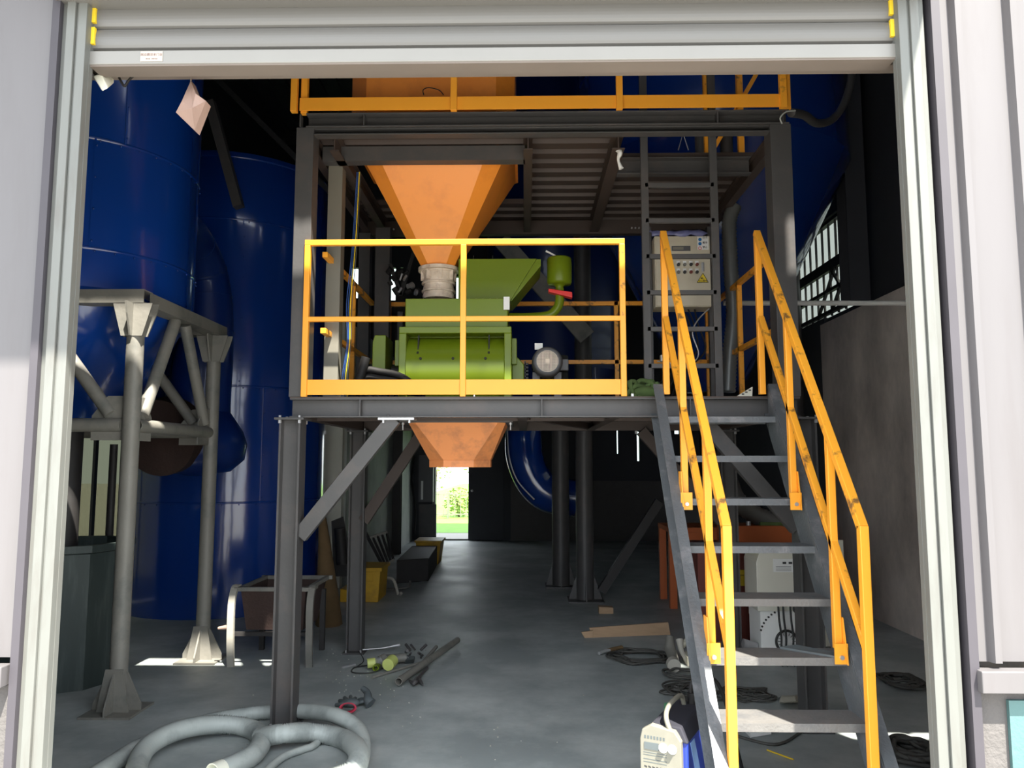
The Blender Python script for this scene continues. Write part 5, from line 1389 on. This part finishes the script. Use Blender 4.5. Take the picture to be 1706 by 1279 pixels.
MB().box(a.x - 0.04, b.x + 0.05, 6.22, 6.6, ztop_, ztop_ + 0.012).build('top_strip', m_sticker, eb)
MB().box(a.x + 0.03, b.x + 0.02, 6.24, 6.55, 0.03, 0.40).build('lower_box', m_white, eb, bev=0.004)
la, lb = P(1289, 953, 6.19), P(1322, 931, 6.19)
lbp = MB().box(la.x, lb.x, 6.194, 6.199, la.z, lb.z).build('label', m_paper, eb)
il = MB()
for px in (1307, 1317):
    c = P(px, 938, 6.19)
    il.box(c.x - 0.014, c.x + 0.014, 6.190, 6.194, c.z - 0.006, c.z + 0.010)
for k in range(4):
    il.box(la.x + 0.02, lb.x - 0.02, 6.191, 6.194, la.z + 0.012 + 0.01 * k, la.z + 0.014 + 0.01 * k)
il.build('label_print', m_ink, lbp)
dl = P(1310, 1068, 6.22)
MB().lathe((dl.x, 0, dl.z), [(0.085, 6.225), (0.092, 6.21), (0.078, 6.20), (0.072, 6.21)], 36, axis='y').build('dial_ring', m_ink, eb)
dlp = MB().cyl((dl.x, 6.235, dl.z), (dl.x, 6.215, dl.z), 0.075, n=32).build('dial', m_paper, eb)
tk = MB()
for k in range(16):
    an = 2 * pi * k / 16
    tk.bar((dl.x + 0.045 * cos(an), 6.212, dl.z + 0.045 * sin(an)), (dl.x + 0.068 * cos(an), 6.212, dl.z + 0.068 * sin(an)), 0.006, 0.003)
tk.build('dial_marks', m_ink, dlp)
dt_ = MB()
for k in range(15):
    an = radians(165 - k * 7.5)
    c = P(1318, 1062, 6.235)
    r = P(1318, 1020, 6.235).z - c.z
    dt_.cyl((c.x + r * cos(an) * 1.25, 6.24, c.z + r * sin(an) * 1.15), (c.x + r * cos(an) * 1.25, 6.232, c.z + r * sin(an) * 1.15), 0.008, n=8)
dt_.build('vent_holes', m_ink, eb)
wr_ = MB()
for k, px in enumerate((1296, 1304, 1316)):
    wr_.tube(cr([P(px, 1000, 6.17), P(px + 2, 1030, 6.16), P(px + 6, 1065, 6.15), P(px + 4, 1100, 6.15), (P(px + 4, 1100, 6.15).x, 6.1, 0.012)]), 0.008, 7)
wr_.tube(cr([P(1330, 1000, 6.17), P(1322, 1015, 6.16), P(1336, 1028, 6.17)]), 0.008, 7)
wr_.build('cables', m_ink, eb)
tag(MB().box(b.x + 0.15, b.x + 0.5, 6.7, 6.72, 0.02, 0.9).build('cream_board', m_cream), 'cream board standing behind the grey electric cabinet', 'board')
tag(MB().box(P(1248, 1000, 6.62).x, P(1282, 1000, 6.62).x, 6.62, 6.64, 0.3, P(1260, 916, 6.62).z).build('cream_plate', m_cream), 'cream plate standing left of the grey electric cabinet', 'plate')
tag(MB().cyl(P(1238, 1072, 6.3), P(1262, 1075, 6.3), 0.04, 0.02).build('lamp_bulb', m_bolt), 'shiny metal part lying left of the electric cabinet', 'metal part')
# floor bits right of / under the stair
coil('wire_heap', 1245, 1160, 40, 10, 6, 0.006, 'dark tangle of wire on the floor seen between the lowest treads', jit=0.5)
coil('cable_coil', 1500, 1140, 30, 12, 7, 0.009, 'dark cable heap on the floor against the right wall in the shade', jit=0.3)
coil('rope_coil', 1518, 1262, 42, 20, 9, 0.012, 'thick coil of dusty dark cable on the floor beside the right jamb', jit=0.2)
tag(MB().tube(cr([gp(1225, 1225, 0.01), gp(1290, 1240, 0.01), gp(1330, 1222, 0.01), gp(1345, 1205, 0.01), gp(1330, 1200, 0.01)]), 0.008, 7).build('cable', m_cable), 'black cable curving round the front right platform leg', 'cable')
random.seed(33)
pc = MB()
c = [gp(1235, 1212), gp(1275, 1205), gp(1285, 1224), gp(1250, 1230)]
pc.hexa([k + Vector((0, 0, 0.004)) for k in c], [k + Vector((0, 0, 0.02 + random.uniform(0, 0.03))) for k in c])
tag(pc.build('crumpled_wrapper', m_paper), 'crumpled white wrapper with red print under the lowest tread', 'wrapper')
tag(MB().hexa([gp(1297, 1172), gp(1332, 1170), gp(1330, 1158), gp(1300, 1158)], [gp(1300, 1170, 0.07), gp(1330, 1168, 0.09), gp(1328, 1160, 0.08), gp(1302, 1160, 0.06)]).build('pale_lump', m_cloth, bev=0.015), 'pale lump of packing lying left of the front right platform leg', 'packing')
tag(MB().tube([gp(1278, 1249, 0.006), gp(1322, 1265, 0.006)], 0.004, 6).build('straw_stick', m_yel), 'thin yellow stick on the floor under the stair', 'stick')
zt5 = 1.822 - 0.229 * 5
gq = MB()
y5 = 4.50 - 0.179 * 5
gq.hexa([Vector(k) for k in ((1.20, y5 + 0.16, zt5 + 0.001), (1.28, y5 + 0.17, zt5 + 0.001), (1.45, y5 + 0.02, zt5 + 0.001), (1.40, y5 - 0.01, zt5 + 0.001))], [Vector(k) for k in ((1.20, y5 + 0.16, zt5 + 0.012), (1.28, y5 + 0.17, zt5 + 0.02), (1.45, y5 + 0.02, zt5 + 0.012), (1.40, y5 - 0.01, zt5 + 0.01))])
tag(gq.build('flat_glove', m_glovegrey), 'flat dirty glove lying on the tread in front of the grey cabinet', 'glove')

# ------------------------------------------------------------------ outside the back door
struct(MB().box(-12, 14, YB + 0.12, 17.6, -0.2, -0.01).build('ground_back_path', m_yard, base=(0, 0, 0)))
gs_ = MB().box(-4.9, 16, 17.6, 60, -0.2, -0.005)
o = gs_.build('lawn', m_grass, base=(0, 0, 0)); tag(o, 'strip of bright green grass outside the back doorway', 'grass', kind='stuff')
fn = thing('garden_fence', (-1.5, 22, 0), 'thin bar fence beyond the grass outside the back doorway', 'fence')
for x in (-4.5, -2.2, 0.1, 2.4):
    MB().bar((x, 22, 0), (x, 22, 0.78), 0.05, 0.05).build('post', m_pipe, fn)
bars = MB()
for k in range(44):
    bars.bar((-4.4 + 0.16 * k, 22, 0.05), (-4.4 + 0.16 * k, 22, 0.72), 0.018, 0.018)
bars.build('bars', m_pipe, fn)
for z in (0.12, 0.68):
    MB().bar((-4.5, 22, z), (2.4, 22, z), 0.03, 0.03).build('rail', m_pipe, fn)
def bush(name, x, y, h, w, label, cat, n=900, trunk=0.0, seed=1):
    random.seed(seed)
    t = thing(name, (x, y, 0), label, cat)
    f = MB()
    for k in range(n):
        a, b = random.uniform(0, 2 * pi), random.uniform(-1, 1)
        rr = random.uniform(0.5, 1.0)
        r = sqrt(1 - b * b) * rr
        c = Vector((x + w * r * cos(a), y + w * r * sin(a), trunk + (h - trunk) * (0.5 + 0.5 * b * rr)))
        s = random.uniform(0.03, 0.08) * (1 + trunk * 0.1)
        u = Vector((random.uniform(-1, 1), random.uniform(-1, 1), random.uniform(-1, 1))).normalized()
        _, p, q = frame(u)
        f.add([c - p * s, c + q * s * 0.5, c + p * s, c - q * s * 0.5], [[0, 1, 2, 3]])
    f.build('foliage', m_leaf, t)
    st = MB()
    for k in range(7):
        a = random.uniform(0, 2 * pi)
        st.tube([(x, y, 0), (x + 0.15 * w * cos(a), y + 0.15 * w * sin(a), h * 0.4), (x + 0.6 * w * cos(a), y + 0.6 * w * sin(a), h * 0.85)], 0.02, 6, rad=lambda tt, i: (0.03 + trunk * 0.02) * (1 - tt * 0.8))
    st.build('stem', m_bark, t)
bush('shrub', -1.95, 22.8, 0.85, 0.5, 'yellow green shrub just beyond the fence outside the back doorway', 'shrub', 700, seed=2)
bush('shrub', -3.1, 23.0, 0.7, 0.5, 'low yellow green shrub left of the taller one outside the back doorway', 'shrub', 500, seed=3)
bush('young_tree', -3.15, 26.5, 3.2, 0.8, 'sparse young tree beyond the fence, left one seen through the back doorway', 'tree', 500, 0.6, seed=4)
bush('young_tree', -1.3, 26.5, 3.4, 0.9, 'sparse young tree beyond the fence, right one seen through the back doorway', 'tree', 900, 0.4, seed=5)
